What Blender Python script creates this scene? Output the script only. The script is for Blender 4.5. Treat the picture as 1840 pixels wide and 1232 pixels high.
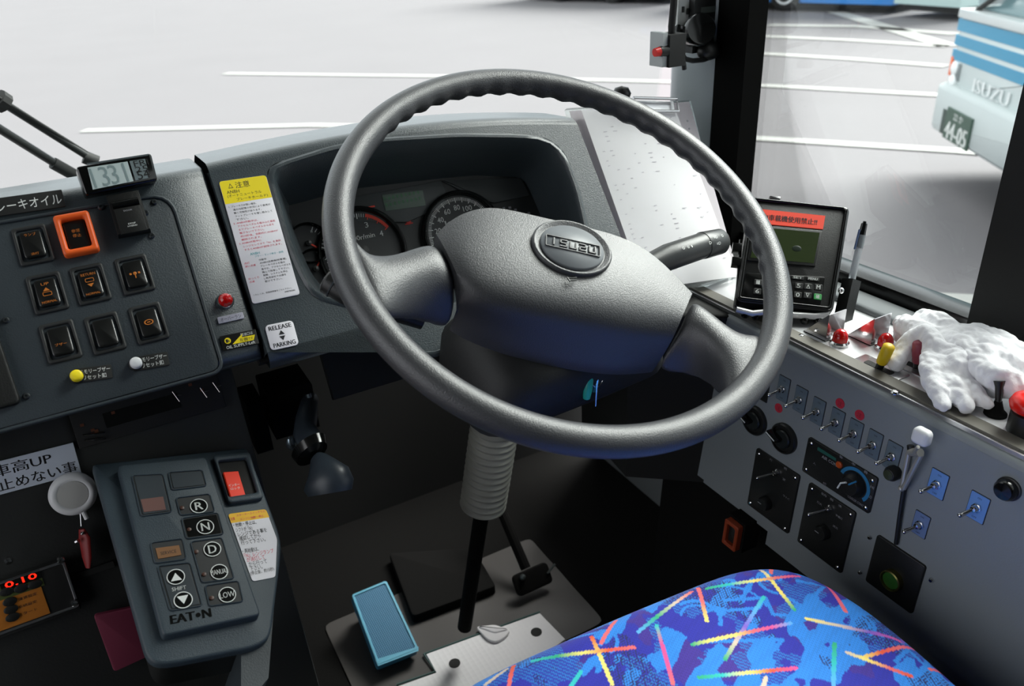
import bpy, math, random
import numpy as np
from mathutils import Vector, Matrix
random.seed(7)
for o in list(bpy.data.objects): bpy.data.objects.remove(o)
SC = bpy.context.scene
COL = SC.collection
# ------------------------------------------------------------------ camera
FPX = 1431.0                       # focal length for an 1840 px wide frame
CAMR = ((0.87117007,-0.4885524,-0.04877771),(-0.2626675,-0.37982211,-0.88698419),(0.4148114,0.78552639,-0.45921649))
cd = bpy.data.cameras.new('camera'); cam = bpy.data.objects.new('camera', cd); COL.objects.link(cam)
cd.sensor_width = 36; cd.lens = FPX/1840*36; cd.clip_start = .01; cd.clip_end = 300
cam.matrix_world = Matrix(((CAMR[0][0],-CAMR[1][0],-CAMR[2][0],0),(CAMR[0][1],-CAMR[1][1],-CAMR[2][1],0),(CAMR[0][2],-CAMR[1][2],-CAMR[2][2],0),(0,0,0,1)))
cd.dof.use_dof = True; cd.dof.focus_distance = .92; cd.dof.aperture_fstop = 7.1
SC.camera = cam
# ------------------------------------------------------------------ light: bright overcast sky
w = bpy.data.worlds.new('overcast'); SC.world = w; w.use_nodes = True
nt = w.node_tree; bg = nt.nodes['Background']
tc = nt.nodes.new('ShaderNodeTexCoord'); sp = nt.nodes.new('ShaderNodeSeparateXYZ'); rp = nt.nodes.new('ShaderNodeValToRGB')
nt.links.new(tc.outputs['Generated'], sp.inputs[0]); nt.links.new(sp.outputs['Z'], rp.inputs[0]); nt.links.new(rp.outputs[0], bg.inputs[0])
rp.color_ramp.elements[0].position = 0; rp.color_ramp.elements[0].color = (.72,.76,.82,1)
rp.color_ramp.elements[1].position = .8; rp.color_ramp.elements[1].color = (1,1,1,1)
bg.inputs[1].default_value = 1.8
sd = bpy.data.lights.new('sun','SUN'); sd.energy = 10.5; sd.angle = math.radians(40); sd.color = (1,.98,.94)
sun = bpy.data.objects.new('sun', sd); COL.objects.link(sun)
sun.rotation_euler = Vector((-.64,-.06,-.76)).to_track_quat('-Z','Y').to_euler()
SC.view_settings.view_transform = 'Standard'; SC.view_settings.look = 'None'
SC.view_settings.exposure = 0.3; SC.view_settings.gamma = 1; SC.view_settings.use_curve_mapping = False
# ------------------------------------------------------------------ helpers
def ray(px, py):
    a, b = px-920, py-616
    return Vector([CAMR[0][i]*a + CAMR[1][i]*b + CAMR[2][i]*FPX for i in range(3)])
class Frame:                       # a real plane in the bus: x right, y up along it, z out of it
    def __init__(s, o, u, up):
        s.o = Vector(o); s.x = Vector(u).normalized(); z = s.x.cross(Vector(up)).normalized(); s.z = z; s.y = z.cross(s.x)
        s.m = Matrix(((s.x[0],s.y[0],s.z[0],s.o[0]),(s.x[1],s.y[1],s.z[1],s.o[1]),(s.x[2],s.y[2],s.z[2],s.o[2]),(0,0,0,1)))
    def hit(s, px, py, h=0):
        d = ray(px,py); return d*(((s.o + s.z*h)@s.z if False else (s.o + s.z*h).dot(s.z))/d.dot(s.z))
    def uv(s, px, py, h=0):
        P = s.hit(px,py,h) - s.o; return (P.dot(s.x), P.dot(s.y))
    def at(s, px, py, h=0): return Frame(s.hit(px,py,h), s.x, s.y)
    def off(s, x, y, z=0): return Frame(s.o+s.x*x+s.y*y+s.z*z, s.x, s.y)
    def rot(s, a):
        c, n = math.cos(a), math.sin(a); return Frame(s.o, s.x*c+s.y*n, s.y*c-s.x*n)
def rrect(w, h, r, n=4, cx=0, cy=0):
    r = min(r, w/2-1e-6, h/2-1e-6); p = []
    for sx, sy, a0 in ((1,1,0),(-1,1,90),(-1,-1,180),(1,-1,270)):
        for k in range(n+1):
            a = math.radians(a0+90*k/n); p.append((cx+sx*(w/2-r)+r*math.cos(a), cy+sy*(h/2-r)+r*math.sin(a)))
    return p
def circ(r, n=32, cx=0, cy=0): return [(cx+r*math.cos(2*math.pi*k/n), cy+r*math.sin(2*math.pi*k/n)) for k in range(n)]
def ccw(p):
    a = sum(p[i][0]*p[(i+1)%len(p)][1]-p[(i+1)%len(p)][0]*p[i][1] for i in range(len(p)))
    return list(p) if a > 0 else list(p)[::-1]
def inset(p, d):
    n = len(p); q = []
    for i in range(n):
        a, b, c = Vector(p[i-1]), Vector(p[i]), Vector(p[(i+1)%n])
        e1, e2 = (b-a), (c-b)
        if e1.length < 1e-9: e1 = e2
        if e2.length < 1e-9: e2 = e1
        e1 = e1.normalized(); e2 = e2.normalized()
        n1 = Vector((-e1.y,e1.x)); n2 = Vector((-e2.y,e2.x)); m = n1+n2
        if m.length < 1e-6: m = n1
        m.normalize(); k = max(.35, m.dot(n1)); q.append((b.x+m.x*d/k, b.y+m.y*d/k))
    return q
def fillet(p, r, n=4):             # round the corners of a polygon
    q = []
    N = len(p)
    for i in range(N):
        a, b, c = Vector(p[i-1]), Vector(p[i]), Vector(p[(i+1)%N])
        rr = r[i] if isinstance(r,(list,tuple)) else r
        d1 = min(rr, (a-b).length*.45); d2 = min(rr, (c-b).length*.45)
        A = b+(a-b).normalized()*d1; C2 = b+(c-b).normalized()*d2
        for k in range(n+1):
            t = k/n; q.append(tuple(A*(1-t)**2 + b*2*t*(1-t) + C2*t*t))
    return q
_font = {}
def glyphs(s):
    if s in _font: return _font[s]
    c = bpy.data.curves.new('t','FONT'); c.body = s; c.resolution_u = 2
    o = bpy.data.objects.new('t', c); COL.objects.link(o)
    dg = bpy.context.evaluated_depsgraph_get(); me = bpy.data.meshes.new_from_object(o.evaluated_get(dg))
    v = [(q.co.x,q.co.y) for q in me.vertices]; f = [tuple(p.vertices) for p in me.polygons]
    bpy.data.objects.remove(o); bpy.data.meshes.remove(me)
    if not v: v = [(0,0),(1,1)]
    x0 = min(q[0] for q in v); x1 = max(q[0] for q in v); y0 = min(q[1] for q in v); y1 = max(q[1] for q in v)
    v = [((q[0]-x0)/(x1-x0+1e-9), (q[1]-y0)/(y1-y0+1e-9)) for q in v]
    _font[s] = (v, f); return _font[s]
class MB:
    def __init__(s): s.v = []; s.f = []; s.mi = []; s.mats = []
    def m(s, mat):
        if mat not in s.mats: s.mats.append(mat)
        return s.mats.index(mat)
    def add(s, v, f, mat=None, T=None):
        b = len(s.v); k = s.m(mat)
        for p in v:
            p = Vector(p)
            if T is not None: p = T @ p
            s.v.append(tuple(p))
        for q in f: s.f.append(tuple(b+i for i in q)); s.mi.append(k)
        return s
    def prism(s, p, z0, z1, c=0, mat=None, T=None, seg=2, cap0=True):
        p = ccw(p); n = len(p); rings = [(p,z0)]
        if c > 0:
            for k in range(seg+1):
                a = math.pi/2*k/seg; rings.append((inset(p, c*(1-math.cos(a))), z1-c+c*math.sin(a)))
        else: rings.append((p,z1))
        v = [(x,y,z) for r,z in rings for x,y in r]; f = []
        for k in range(len(rings)-1):
            for i in range(n):
                j = (i+1)%n; f.append((k*n+i,k*n+j,(k+1)*n+j,(k+1)*n+i))
        f.append(tuple(range((len(rings)-1)*n,len(rings)*n)))
        if cap0: f.append(tuple(reversed(range(n))))
        return s.add(v,f,mat,T)
    def box(s, x0,x1,y0,y1,z0,z1,c=0,mat=None,T=None):
        return s.prism([(x0,y0),(x1,y0),(x1,y1),(x0,y1)],z0,z1,c,mat,T,seg=2)
    def frame(s, po, pi, z0, z1, c=0, mat=None, T=None):      # ring between two outlines of equal length
        po = ccw(po); pi = ccw(pi); n = len(po)
        L = [(po,z0),(po,z1-c),(inset(po,c),z1),(inset(pi,-c),z1),(pi,z1-c),(pi,z0)] if c else [(po,z0),(po,z1),(pi,z1),(pi,z0)]
        v = [(x,y,z) for r,z in L for x,y in r]; f = []; K = len(L)
        for k in range(K):
            k2 = (k+1)%K
            for i in range(n):
                j = (i+1)%n; f.append((k*n+i,k*n+j,k2*n+j,k2*n+i))
        return s.add(v,f,mat,T)
    def lathe(s, prof, n=32, mat=None, T=None):               # (r,z) pairs about local z
        v = []; f = []
        for r,z in prof:
            for k in range(n): a = 2*math.pi*k/n; v.append((r*math.cos(a), r*math.sin(a), z))
        for i in range(len(prof)-1):
            for k in range(n):
                j = (k+1)%n; f.append((i*n+k,i*n+j,(i+1)*n+j,(i+1)*n+k))
        if prof[-1][0] > 1e-6: f.append(tuple(range((len(prof)-1)*n,len(prof)*n)))
        if prof[0][0] > 1e-6: f.append(tuple(reversed(range(n))))
        return s.add(v,f,mat,T)
    def tube(s, P, r, n=12, mat=None, T=None, flat=1, closed=False):
        P = [Vector(p) for p in P]; N = len(P); v = []; f = []; up = None
        for i,p in enumerate(P):
            t = (P[(i+1)%N]-P[i-1]) if closed else (P[min(i+1,N-1)]-P[max(i-1,0)])
            t.normalize()
            if up is None: up = t.orthogonal().normalized()
            up = (up - t*up.dot(t)).normalized(); sd_ = t.cross(up); rr = r[i] if isinstance(r,(list,tuple)) else r
            for k in range(n):
                a = 2*math.pi*k/n; v.append(p + up*(math.cos(a)*rr) + sd_*(math.sin(a)*rr*flat))
        M_ = N if closed else N-1
        for i in range(M_):
            for k in range(n):
                j = (k+1)%n; i2 = (i+1)%N; f.append((i*n+k,i*n+j,i2*n+j,i2*n+k))
        if not closed: f.append(tuple(reversed(range(n)))); f.append(tuple(range((N-1)*n,N*n)))
        return s.add(v,f,mat,T)
    def grid(s, rows, mat=None, T=None):
        v = [p for r in rows for p in r]; w_ = len(rows[0]); f = []
        for i in range(len(rows)-1):
            for j in range(w_-1): f.append((i*w_+j,i*w_+j+1,(i+1)*w_+j+1,(i+1)*w_+j))
        return s.add(v,f,mat,T)
    def ball(s, c, r, n=16, sc=(1,1,1), mat=None, T=None):
        prof = [(r*math.sin(math.pi*k/(n//2)), -r*math.cos(math.pi*k/(n//2))) for k in range(n//2+1)]
        t = Matrix.Translation(Vector(c)) @ Matrix.Diagonal((*sc,1))
        if T is not None: t = T @ t
        return s.lathe(prof, n, mat, t)
    def text(s, t, x0, y0, w_, h_, z, mat=None, T=None, bold=0, rot=0):
        v,f = glyphs(t); c_, n_ = math.cos(rot), math.sin(rot)
        def q(p):
            x, y = p[0]*w_, p[1]*h_; return (x0+x*c_-y*n_, y0+x*n_+y*c_, z)
        s.add([q(p) for p in v], f, mat, T)
        if bold:
            for dx in (-bold, bold):
                s.add([(q(p)[0]+dx,q(p)[1],z+1e-5) for p in v], f, mat, T)
        return s
    def ctext(s, t, cx, cy, w_, h_, z, mat=None, T=None, bold=0): return s.text(t, cx-w_/2, cy-h_/2, w_, h_, z, mat, T, bold)
    def build(s, name, mat=None, parent=None, smooth=35, sub=0, bevel=0):
        me = bpy.data.meshes.new(name); me.from_pydata(s.v,[],s.f)
        mats = list(s.mats)
        mats = [mat if q is None else q for q in mats] or [mat]
        for q in mats: me.materials.append(q)
        me.polygons.foreach_set('material_index', s.mi)
        if smooth:
            me.polygons.foreach_set('use_smooth',[True]*len(me.polygons)); me.update()
            me.set_sharp_from_angle(angle=math.radians(smooth))
        me.update()
        o = bpy.data.objects.new(name, me); COL.objects.link(o)
        if parent is not None: o.parent = parent
        if sub: q = o.modifiers.new('sub','SUBSURF'); q.levels = sub; q.render_levels = sub
        return o
def tag(o, label=None, cat=None, group=None, kind=None):
    if label: o['label'] = label
    if cat: o['category'] = cat
    if group: o['group'] = group
    if kind: o['kind'] = kind
    return o
def thing(name, label, cat, fr=None, group=None):
    o = bpy.data.objects.new(name, None); COL.objects.link(o); o.empty_display_size = .01
    if fr is not None: o.matrix_world = fr.m
    return tag(o, label, cat, group)
def solo(mb, name, mat, label, cat, fr=None, group=None, smooth=35, sub=0):
    o = mb.build(name, mat, None, smooth, sub)
    if fr is not None: o.matrix_world = fr.m
    return tag(o, label, cat, group)
def struct(mb, name, mat, smooth=35): o = mb.build(name, mat, None, smooth); o['kind'] = 'structure'; return o
# ------------------------------------------------------------------ materials
def s2l(c): return tuple((x/255/12.92 if x/255 <= .04045 else ((x/255+.055)/1.055)**2.4) for x in c)
def mat(name, rgb, rough=.5, metal=0, bump=0, bscale=400, spec=.5, emit=None, es=0, var=0, vscale=8, coat=0, trans=0, lin=False, sheen=0):
    m = bpy.data.materials.new(name); m.use_nodes = True; t = m.node_tree; b = t.nodes['Principled BSDF']
    c = (rgb if lin else s2l(rgb)) + (1,)
    b.inputs['Base Color'].default_value = c; b.inputs['Roughness'].default_value = rough; b.inputs['Metallic'].default_value = metal
    b.inputs['Specular IOR Level'].default_value = spec; b.inputs['Coat Weight'].default_value = coat; b.inputs['Coat Roughness'].default_value = .28 if name.startswith('dash') else .03
    b.inputs['Transmission Weight'].default_value = trans; b.inputs['Sheen Weight'].default_value = sheen
    if emit: b.inputs['Emission Color'].default_value = s2l(emit)+(1,); b.inputs['Emission Strength'].default_value = es
    tcn = t.nodes.new('ShaderNodeTexCoord')
    n = t.nodes.new('ShaderNodeTexNoise'); n.inputs['Scale'].default_value = vscale; n.inputs['Detail'].default_value = 5
    t.links.new(tcn.outputs['Object'], n.inputs['Vector'])
    mx = t.nodes.new('ShaderNodeMix'); mx.data_type = 'RGBA'; v_ = max(var,.03)
    mx.inputs[6].default_value = tuple(x*(1-v_) for x in c[:3])+(1,); mx.inputs[7].default_value = tuple(min(1,x*(1+v_)) for x in c[:3])+(1,)
    t.links.new(n.outputs['Fac'], mx.inputs[0]); t.links.new(mx.outputs[2], b.inputs['Base Color'])
    if bump:
        n2 = t.nodes.new('ShaderNodeTexNoise'); n2.inputs['Scale'].default_value = bscale; n2.inputs['Detail'].default_value = 3
        t.links.new(tcn.outputs['Object'], n2.inputs['Vector'])
        bp = t.nodes.new('ShaderNodeBump'); bp.inputs['Strength'].default_value = bump; bp.inputs['Distance'].default_value = .0012
        t.links.new(n2.outputs['Fac'], bp.inputs['Height']); t.links.new(bp.outputs[0], b.inputs['Normal'])
    return m
def glassmat(name, tint=(.93,.96,.95), refl=.5):
    m = bpy.data.materials.new(name); m.use_nodes = True; t = m.node_tree; t.nodes.clear()
    o = t.nodes.new('ShaderNodeOutputMaterial'); mx = t.nodes.new('ShaderNodeMixShader'); tr = t.nodes.new('ShaderNodeBsdfTransparent')
    gl = t.nodes.new('ShaderNodeBsdfGlossy'); fr = t.nodes.new('ShaderNodeFresnel'); mm = t.nodes.new('ShaderNodeMath'); mm.operation = 'MULTIPLY'
    mm.inputs[1].default_value = refl; fr.inputs[0].default_value = 1.45; gl.inputs['Roughness'].default_value = .02
    tr.inputs[0].default_value = tint+(1,)
    t.links.new(fr.outputs[0], mm.inputs[0]); t.links.new(mm.outputs[0], mx.inputs[0]); t.links.new(tr.outputs[0], mx.inputs[1]); t.links.new(gl.outputs[0], mx.inputs[2]); t.links.new(mx.outputs[0], o.inputs[0])
    return m
DASH = mat('dash_grey_plastic',(58,66,70),.34,coat=.35,bump=.35,bscale=700)
DASHD = mat('dark_grey_plastic',(46,54,59),.5,bump=.3,bscale=700)
LEATH = mat('black_grained_urethane',(58,59,62),.41,spec=.85,bump=.35,bscale=850)
BLK = mat('black_plastic',(24,25,24),.4,bump=.15,bscale=600)
BLKM = mat('matt_black',(17,18,17),.75)
BLKG = mat('gloss_black',(14,15,14),.15)
BLKF = mat('footwell_shade_black',(10,10,9),.9,spec=.2)  # near-black with the footwell shade put into the colour
WHT = mat('white_plastic',(225,226,228),.35)
WINK = mat('white_ink',(225,228,225),.6)
KINK = mat('black_ink',(25,25,30),.6)
RINK = mat('red_ink',(215,60,90),.6)
TINK = mat('teal_ink',(70,170,180),.6)
OINK = mat('amber_ink',(190,110,30),.6)
CHR = mat('chrome',(215,215,215),.12,1)
STEEL = mat('brushed_steel',(200,200,202),.3,1,bump=.1,bscale=300)
YEL = mat('yellow_print',(245,222,25),.5)
ORG = mat('orange_plastic',(235,95,30),.45)
RED = mat('red_plastic',(215,25,15),.25)
REDL = mat('red_lens',(190,15,15),.12,coat=.5)
CONS = mat('console_grey_paint',(130,136,139),.42,bump=.15,bscale=500)
RUB = mat('black_rubber',(12,12,11),.9,spec=.15,bump=.2,bscale=200)
def papermat(name,rgb,k=.32):
    m=mat(name,rgb,.7); t=m.node_tree; b=t.nodes['Principled BSDF']; o=[n for n in t.nodes if n.type=='OUTPUT_MATERIAL'][0]
    tr=t.nodes.new('ShaderNodeBsdfTranslucent'); tr.inputs[0].default_value=s2l(rgb)+(1,); mx=t.nodes.new('ShaderNodeMixShader'); mx.inputs[0].default_value=k
    t.links.new(b.outputs[0],mx.inputs[1]); t.links.new(tr.outputs[0],mx.inputs[2]); t.links.new(mx.outputs[0],o.inputs[0]); return m
PAP = papermat('white_paper',(250,249,250))
LABW = mat('white_label',(232,230,236),.45)
GREYI = mat('grey_ink',(150,150,155),.6)
# ------------------------------------------------------------------ setting: lot outside, bus shell
G = -1.85
ASPH = mat('pale_asphalt',(102,99,102),.85,var=.06,vscale=.6)
LINE = mat('white_road_paint',(158,158,155),.7)
gm = MB(); gm.box(-60,90,-40,120,G-.3,G)
ground = struct(gm,'ground',ASPH)
KG = .841
def strip(pts, wd, name='trim_1'):
    L=[];R_=[]
    for i,p in enumerate(pts):
        p=Vector(p); a=Vector(pts[max(i-1,0)]); b=Vector(pts[min(i+1,len(pts)-1)]); t=(b-a).normalized(); n=Vector((-t.y,t.x))*wd/2
        L.append((*(p+n),G+.012)); R_.append((*(p-n),G+.012))
    m=MB(); m.grid([L,R_]); return m
FG0 = Frame((0,0,G),(1,0,0),(0,1,0))
def gp(*q): return [FG0.uv(a,b) for a,b in q]
lines = [([(150,236),(560,226),(1000,234),(1360,250),(1712,272),(1760,276)],.10,'white painted line nearest the bus windscreen, worn at its left end'),
 ([(405,133),(800,138),(1200,148),(1375,155),(1685,172)],.11,'second white bay line out from the windscreen, faint at its left end'),
 ([(1365,97),(1530,107),(1700,120)],.13,'third white bay line seen through the side window'),
 ([(1370,66),(1530,73),(1702,84)],.14,'fourth white bay line seen through the side window'),
 ([(1380,46),(1540,48),(1720,62)],.18,'farthest white bay line in front of the parked buses'),
 ([(1500,22),(1600,52),(1705,84)],.2,'slanting white line crossing the far bay lines')]
for q,wd,lab in lines:
    m=strip(gp(*q),wd*1.7); o=m.build('road_line',LINE,smooth=0); tag(o,lab,'road marking',kind=None)
m=MB(); m.prism([gp(q)[0] for q in ((1660,533),(1800,541),(1900,640),(1900,760),(1700,700))],G,G+.03,mat=LINE)
solo(m,'concrete_kerb',mat('pale_concrete',(135,134,132),.8),'pale concrete strip on the ground just outside the side window','kerb')
# bus shell ---------------------------------------------------------------
WX = .90
SHELL = mat('shell_grey_trim',(120,124,126),.6)
fl = MB(); fl.box(-1.4,WX,-3,1.45,-1.2,-1.12); struct(fl,'floor',RUB)
ce = MB(); ce.box(-1.45,WX+.1,-3,1.25,.95,1.0); struct(ce,'ceiling',mat('ceiling_panel',(110,110,108),.7))
wr = MB(); wr.box(WX,WX+.05,-3,1.3,-1.12,-.475); wr.box(WX,WX+.05,-3,-.7,-.475,.95); struct(wr,'wall_right',SHELL)
wl = MB(); wl.box(-1.45,-1.4,-3,-.5,-1.12,-.35); wl.box(-1.45,-1.4,1.0,1.4,-1.12,-.35); wl.box(-1.45,-1.4,-3,-.5,-.35,.95); struct(wl,'wall_left',SHELL)  # out of view; rear side windows closed solid to dim light from behind
wb = MB(); wb.box(-1.4,WX,-3.05,-3,-1.2,.95); struct(wb,'wall_back',SHELL)
FRONTP = mat('dark_front_panel',(30,31,30),.8)
wf = MB(); wf.box(-1.45,WX+.05,1.38,1.45,-1.2,-.37); struct(wf,'wall_front',FRONTP)
GL = glassmat('window_glass')
def wy(x): return 1.36-.30*min(1,abs((x+.25)/1.12))**3
m=MB(); rows=[]
for k in (0,1):
    rows=[]
    for z,dy in ((-.39,0),(.95,-.22)):
        rows.append([(x,wy(x)+dy+.006*k,z) for x in np.linspace(-1.38,.85,24)])
    m.grid(rows if k else rows[::-1])
struct(m,'window_1',GL)
yA_=-Frame((WX,0,0),(0,-1,0),(0,0,1)).uv(1346,335)[0]
m=MB(); m.box(WX+.004,WX+.010,-.6,yA_+.02,-.445,.9); struct(m,'window_2',GL)
m=MB(); m.box(-1.4,.86,.98,1.16,.50,.95,.02); struct(m,'trim_5',BLKM)  # unseen header above the windscreen, added to darken reflections on the wheel
# side window frame: lower rail, posts
FX = Frame((WX,0,0),(0,-1,0),(0,0,1))    # the inner face of the right wall: x runs to the rear, y up
def yx(px,py,h=0): return FX.uv(px,py,h)
yA=-FX.uv(1346,335)[0]; yA2=.945
m=MB(); m.box(WX-.012,WX+.03,-.7,.90,-.475,-.442,.004); struct(m,'trim_1',BLKG)        # black sill rail
m=MB(); m.box(WX-.03,WX+.006,yA,.948,-.47,.95,.003); struct(m,'trim_2',mat('black_post',(4,4,3),.9,spec=.1))
m=MB(); m.box(WX-.015,WX+.012,.415,.497,-.47,.95,.003); m.box(WX-.028,WX-.015,.425,.452,-.47,.95,.004); struct(m,'trim_3',mat('black_post_b',(12,13,12),.6,spec=.3))
# grey corner pillar cover
PILL = mat('grey_pillar_cover',(150,158,160),.5,bump=.1)
def pillar_poly(): return [(.872,.948),(.868,.955),(.864,.97),(.861,.985),(.860,1.0),(.861,1.02),(.866,1.04),(.88,1.06),(.93,1.06),(.93,.948)]
m=MB(); m.prism(pillar_poly(),-.42,.95); struct(m,'trim_4',PILL,smooth=60)
# ------------------------------------------------------------------ steering wheel
CW = Vector((.4049,.6322,-.2714)); tw, uw = .5793,.0491
nW = Vector((math.sin(tw)*math.sin(uw),-math.sin(tw)*math.cos(uw),math.cos(tw))); e1=Vector((math.cos(uw),math.sin(uw),0)); e2=nW.cross(e1)
FW = Frame(CW,e1,e2)
SW = thing('steering_wheel','large black two-spoke bus steering wheel with embossed centre pad in front of the driver seat','steering wheel',FW)
Rm, rt = .225,.0144
m=MB(); NS,NT=288,24; v=[];f=[]
for i in range(NS):
    th=2*math.pi*i/NS; d=math.degrees(th)%360
    # finger grips on the inner underside of the upper arc
    g=0
    dd=(d+180)%360-180
    if -34<dd<128: g=max(0,min(1,(dd+34)/8,(128-dd)/8))
    for k in range(NT):
        ph=2*math.pi*k/NT
        r=rt
        wgt=max(0,-math.cos(ph-.5))**2      # toward hub/under
        r-= g*wgt*.0032*(.5-.5*math.cos(th*54))
        v.append(((Rm+r*math.cos(ph))*math.cos(th),(Rm+r*math.cos(ph))*math.sin(th),-r*math.sin(ph)*-1))
for i in range(NS):
    for k in range(NT):
        a=(i+1)%NS; b=(k+1)%NT; f.append((i*NT+k,a*NT+k,a*NT+b,i*NT+b))
m.add(v,f); m.build('rim',LEATH,SW,smooth=80)
def wp(q,h): x,y=FW.uv(q[0],q[1],h); return (x,y,h)
def lerp(a,b,t): return (a[0]+(b[0]-a[0])*t,a[1]+(b[1]-a[1])*t)
def sheet(rows, hts, depth, skirt=.006):
    """rows of photo points with heights over the wheel plane; closed solid with a rolled skirt"""
    m=MB(); R_=[[wp(q,h) for q,h in zip(r,hh)] for r,hh in zip(rows,hts)]
    nr,nc=len(R_),len(R_[0]); 
    cx=sum(p[0] for r in R_ for p in r)/(nr*nc); cy=sum(p[1] for r in R_ for p in r)/(nr*nc)
    border=[(0,j) for j in range(nc)]+[(i,nc-1) for i in range(1,nr)]+[(nr-1,j) for j in range(nc-2,-1,-1)]+[(i,0) for i in range(nr-2,0,-1)]
    v=[p for r in R_ for p in r]; f=[]
    for i in range(nr-1):
        for j in range(nc-1): f.append((i*nc+j,(i+1)*nc+j,(i+1)*nc+j+1,i*nc+j+1))
    B=len(border); s0=len(v)
    for i,j in border:
        p=R_[i][j]; v.append((p[0],p[1],p[2]-depth))
    for k in range(B):
        a=border[k]; b=border[(k+1)%B]; f.append((a[0]*nc+a[1],b[0]*nc+b[1],s0+(k+1)%B,s0+k))
    f.append(tuple(s0+k for k in range(B)))
    m.add(v,f); return m
T=[(784,421),(810,394),(845,377),(890,370),(955,386),(1040,405),(1117,423),(1179,457),(1244,527)]
Rg=[(826,518),(850,523),(882,527),(924,533),(980,541),(1050,551),(1108,562),(1150,574),(1217,590)]
R2=[(826,540),(851,547),(884,555),(928,563),(982,573),(1050,583),(1104,592),(1146,600),(1207,612)]
Bt=[(813,576),(832,589),(867,605),(910,620),(955,632),(1010,645),(1068,655),(1125,660),(1182,654)]
def addx(r,left,right): return r
M1=[lerp(a,b,.35) for a,b in zip(T,Rg)]; M2=[lerp(a,b,.75) for a,b in zip(T,Rg)]
M1[0]=(800,447);M2[0]=(820,490); M3=[lerp(a,b,.5) for a,b in zip(R2,Bt)]
dome=[0,.5,.8,.95,1,.95,.8,.5,0]
H=[[-.012+.006*d for d in dome],[-.008+.009*d for d in dome],[-.010+.010*d for d in dome],[-.016+.011*d for d in dome],[-.026+.010*d for d in dome],[-.045+.006*d for d in dome],[-.062+.004*d for d in dome]]
pad=sheet([T,M1,M2,Rg,R2,M3,Bt],H,.016)
pd=pad.build('horn_pad',LEATH,SW,smooth=180); 
q=pd.modifiers.new('bev','BEVEL'); q.width=.004; q.segments=3; q.limit_method='ANGLE'; q.angle_limit=math.radians(50)
q=pd.modifiers.new('sub','SUBSURF'); q.levels=2; q.render_levels=2
# spokes
def spoke(cols, hs, name='spoke'):
    rows=[[c[k] for c in cols] for k in range(len(cols[0]))]; hts=[[h[k] for h in hs] for k in range(len(hs[0]))]
    m=sheet(rows,hts,.022); o=m.build(name,LEATH,SW,smooth=180); q=o.modifiers.new('sub','SUBSURF'); q.levels=2; q.render_levels=2; return o
spoke([[(612,380),(622,440),(650,505),(680,560)],[(636,424),(660,470),(690,522),(709,562)],[(655,450),(695,485),(730,518),(736,562)],[(700,452),(735,480),(765,512),(768,568)],[(745,435),(772,470),(795,510),(795,576)],[(786,424),(812,465),(826,516),(812,582)]],
      [[0,.003,.003,0],[.002,.004,.002,-.006],[-.004,.001,-.006,-.026],[-.008,-.003,-.014,-.045],[-.010,-.006,-.018,-.055],[-.012,-.009,-.020,-.060]])
spoke([[(1247,534),(1236,560),(1222,592),(1180,657)],[(1262,540),(1252,566),(1240,600),(1212,658)],[(1280,552),(1270,580),(1262,614),(1250,663)],[(1310,578),(1303,605),(1292,637),(1280,676)],[(1342,596),(1338,628),(1318,668),(1302,694)],[(1378,588),(1382,635),(1355,690),(1325,722)]],
      [[-.014,-.012,-.020,-.060],[-.010,-.008,-.018,-.057],[-.008,-.005,-.014,-.050],[-.006,-.001,-.008,-.030],[-.002,.004,.002,-.006],[.0,.004,.004,0]])
# emblem on the pad: ellipse seen at (1027,447)
ex,ey=FW.uv(1027,447,.0); 
eR=abs(FW.uv(1102,470,0)[0]-FW.uv(953,425,0)[0])/2*1.22; 
_a=Vector(FW.uv(974,436,-.002)); _b=Vector(FW.uv(1075,458.5,-.002)); _c=Vector(FW.uv(976,419.5,-.002))
Te=Matrix.Translation(Vector((ex,ey,.0018)))@Matrix.Rotation(math.atan2((_b-_a).y,(_b-_a).x),4,'Z')@Matrix.Diagonal((1,.83,1,1))
m=MB(); m.lathe([(eR,-.006),(eR,.0006),(eR*.97,.0022),(eR*.93,.0022),(eR*.84,-.0006),(eR*.82,-.0006)],64,T=Te); em=m.build('emblem',LEATH,SW,60)
m=MB(); m.lathe([(eR*.80,-.004),(eR*.80,.0008),(eR*.77,.0022),(0,.0030)],64,T=Te); m.build('badge_disc',mat('badge_grey',(112,116,120),.4),em,60)
# boxed lettering
m=MB(); bw,bh=eR*1.36,eR*.42
m.frame(rrect(bw,bh,.001,2),rrect(bw-.0016,bh-.0016,.0008,2),.0025,.0040,T=Te)
gx=bw*.88/5; 
def seg(m,x0,y0,x1,y1,t=.0014):
    m.box(min(x0,x1)-t/2,max(x0,x1)+t/2,min(y0,y1)-t/2,max(y0,y1)+t/2,.0025,.0042,T=Te)
hh=bh*.27; st=-bw*.44+gx/2
LET={0:[(0,-1,0,1)],1:[(-1,1,1,1),(-1,1,-1,0),(-1,0,1,0),(1,0,1,-1),(-1,-1,1,-1)],2:[(-1,1,-1,-1),(-1,-1,1,-1),(1,-1,1,1)],3:[(-1,1,1,1),(1,1,1,0),(-1,0,1,0),(-1,0,-1,-1),(-1,-1,1,-1)],4:[(-1,1,-1,-1),(-1,-1,1,-1),(1,-1,1,1)]}
for k,L in LET.items():
    for a,b,c_,d_ in L: seg(m,st+k*gx+a*gx*.30,b*hh,st+k*gx+c_*gx*.30,d_*hh)
m.build('emblem_lettering',mat('emblem_letter_dark',(52,54,56),.4),em,0)
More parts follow.
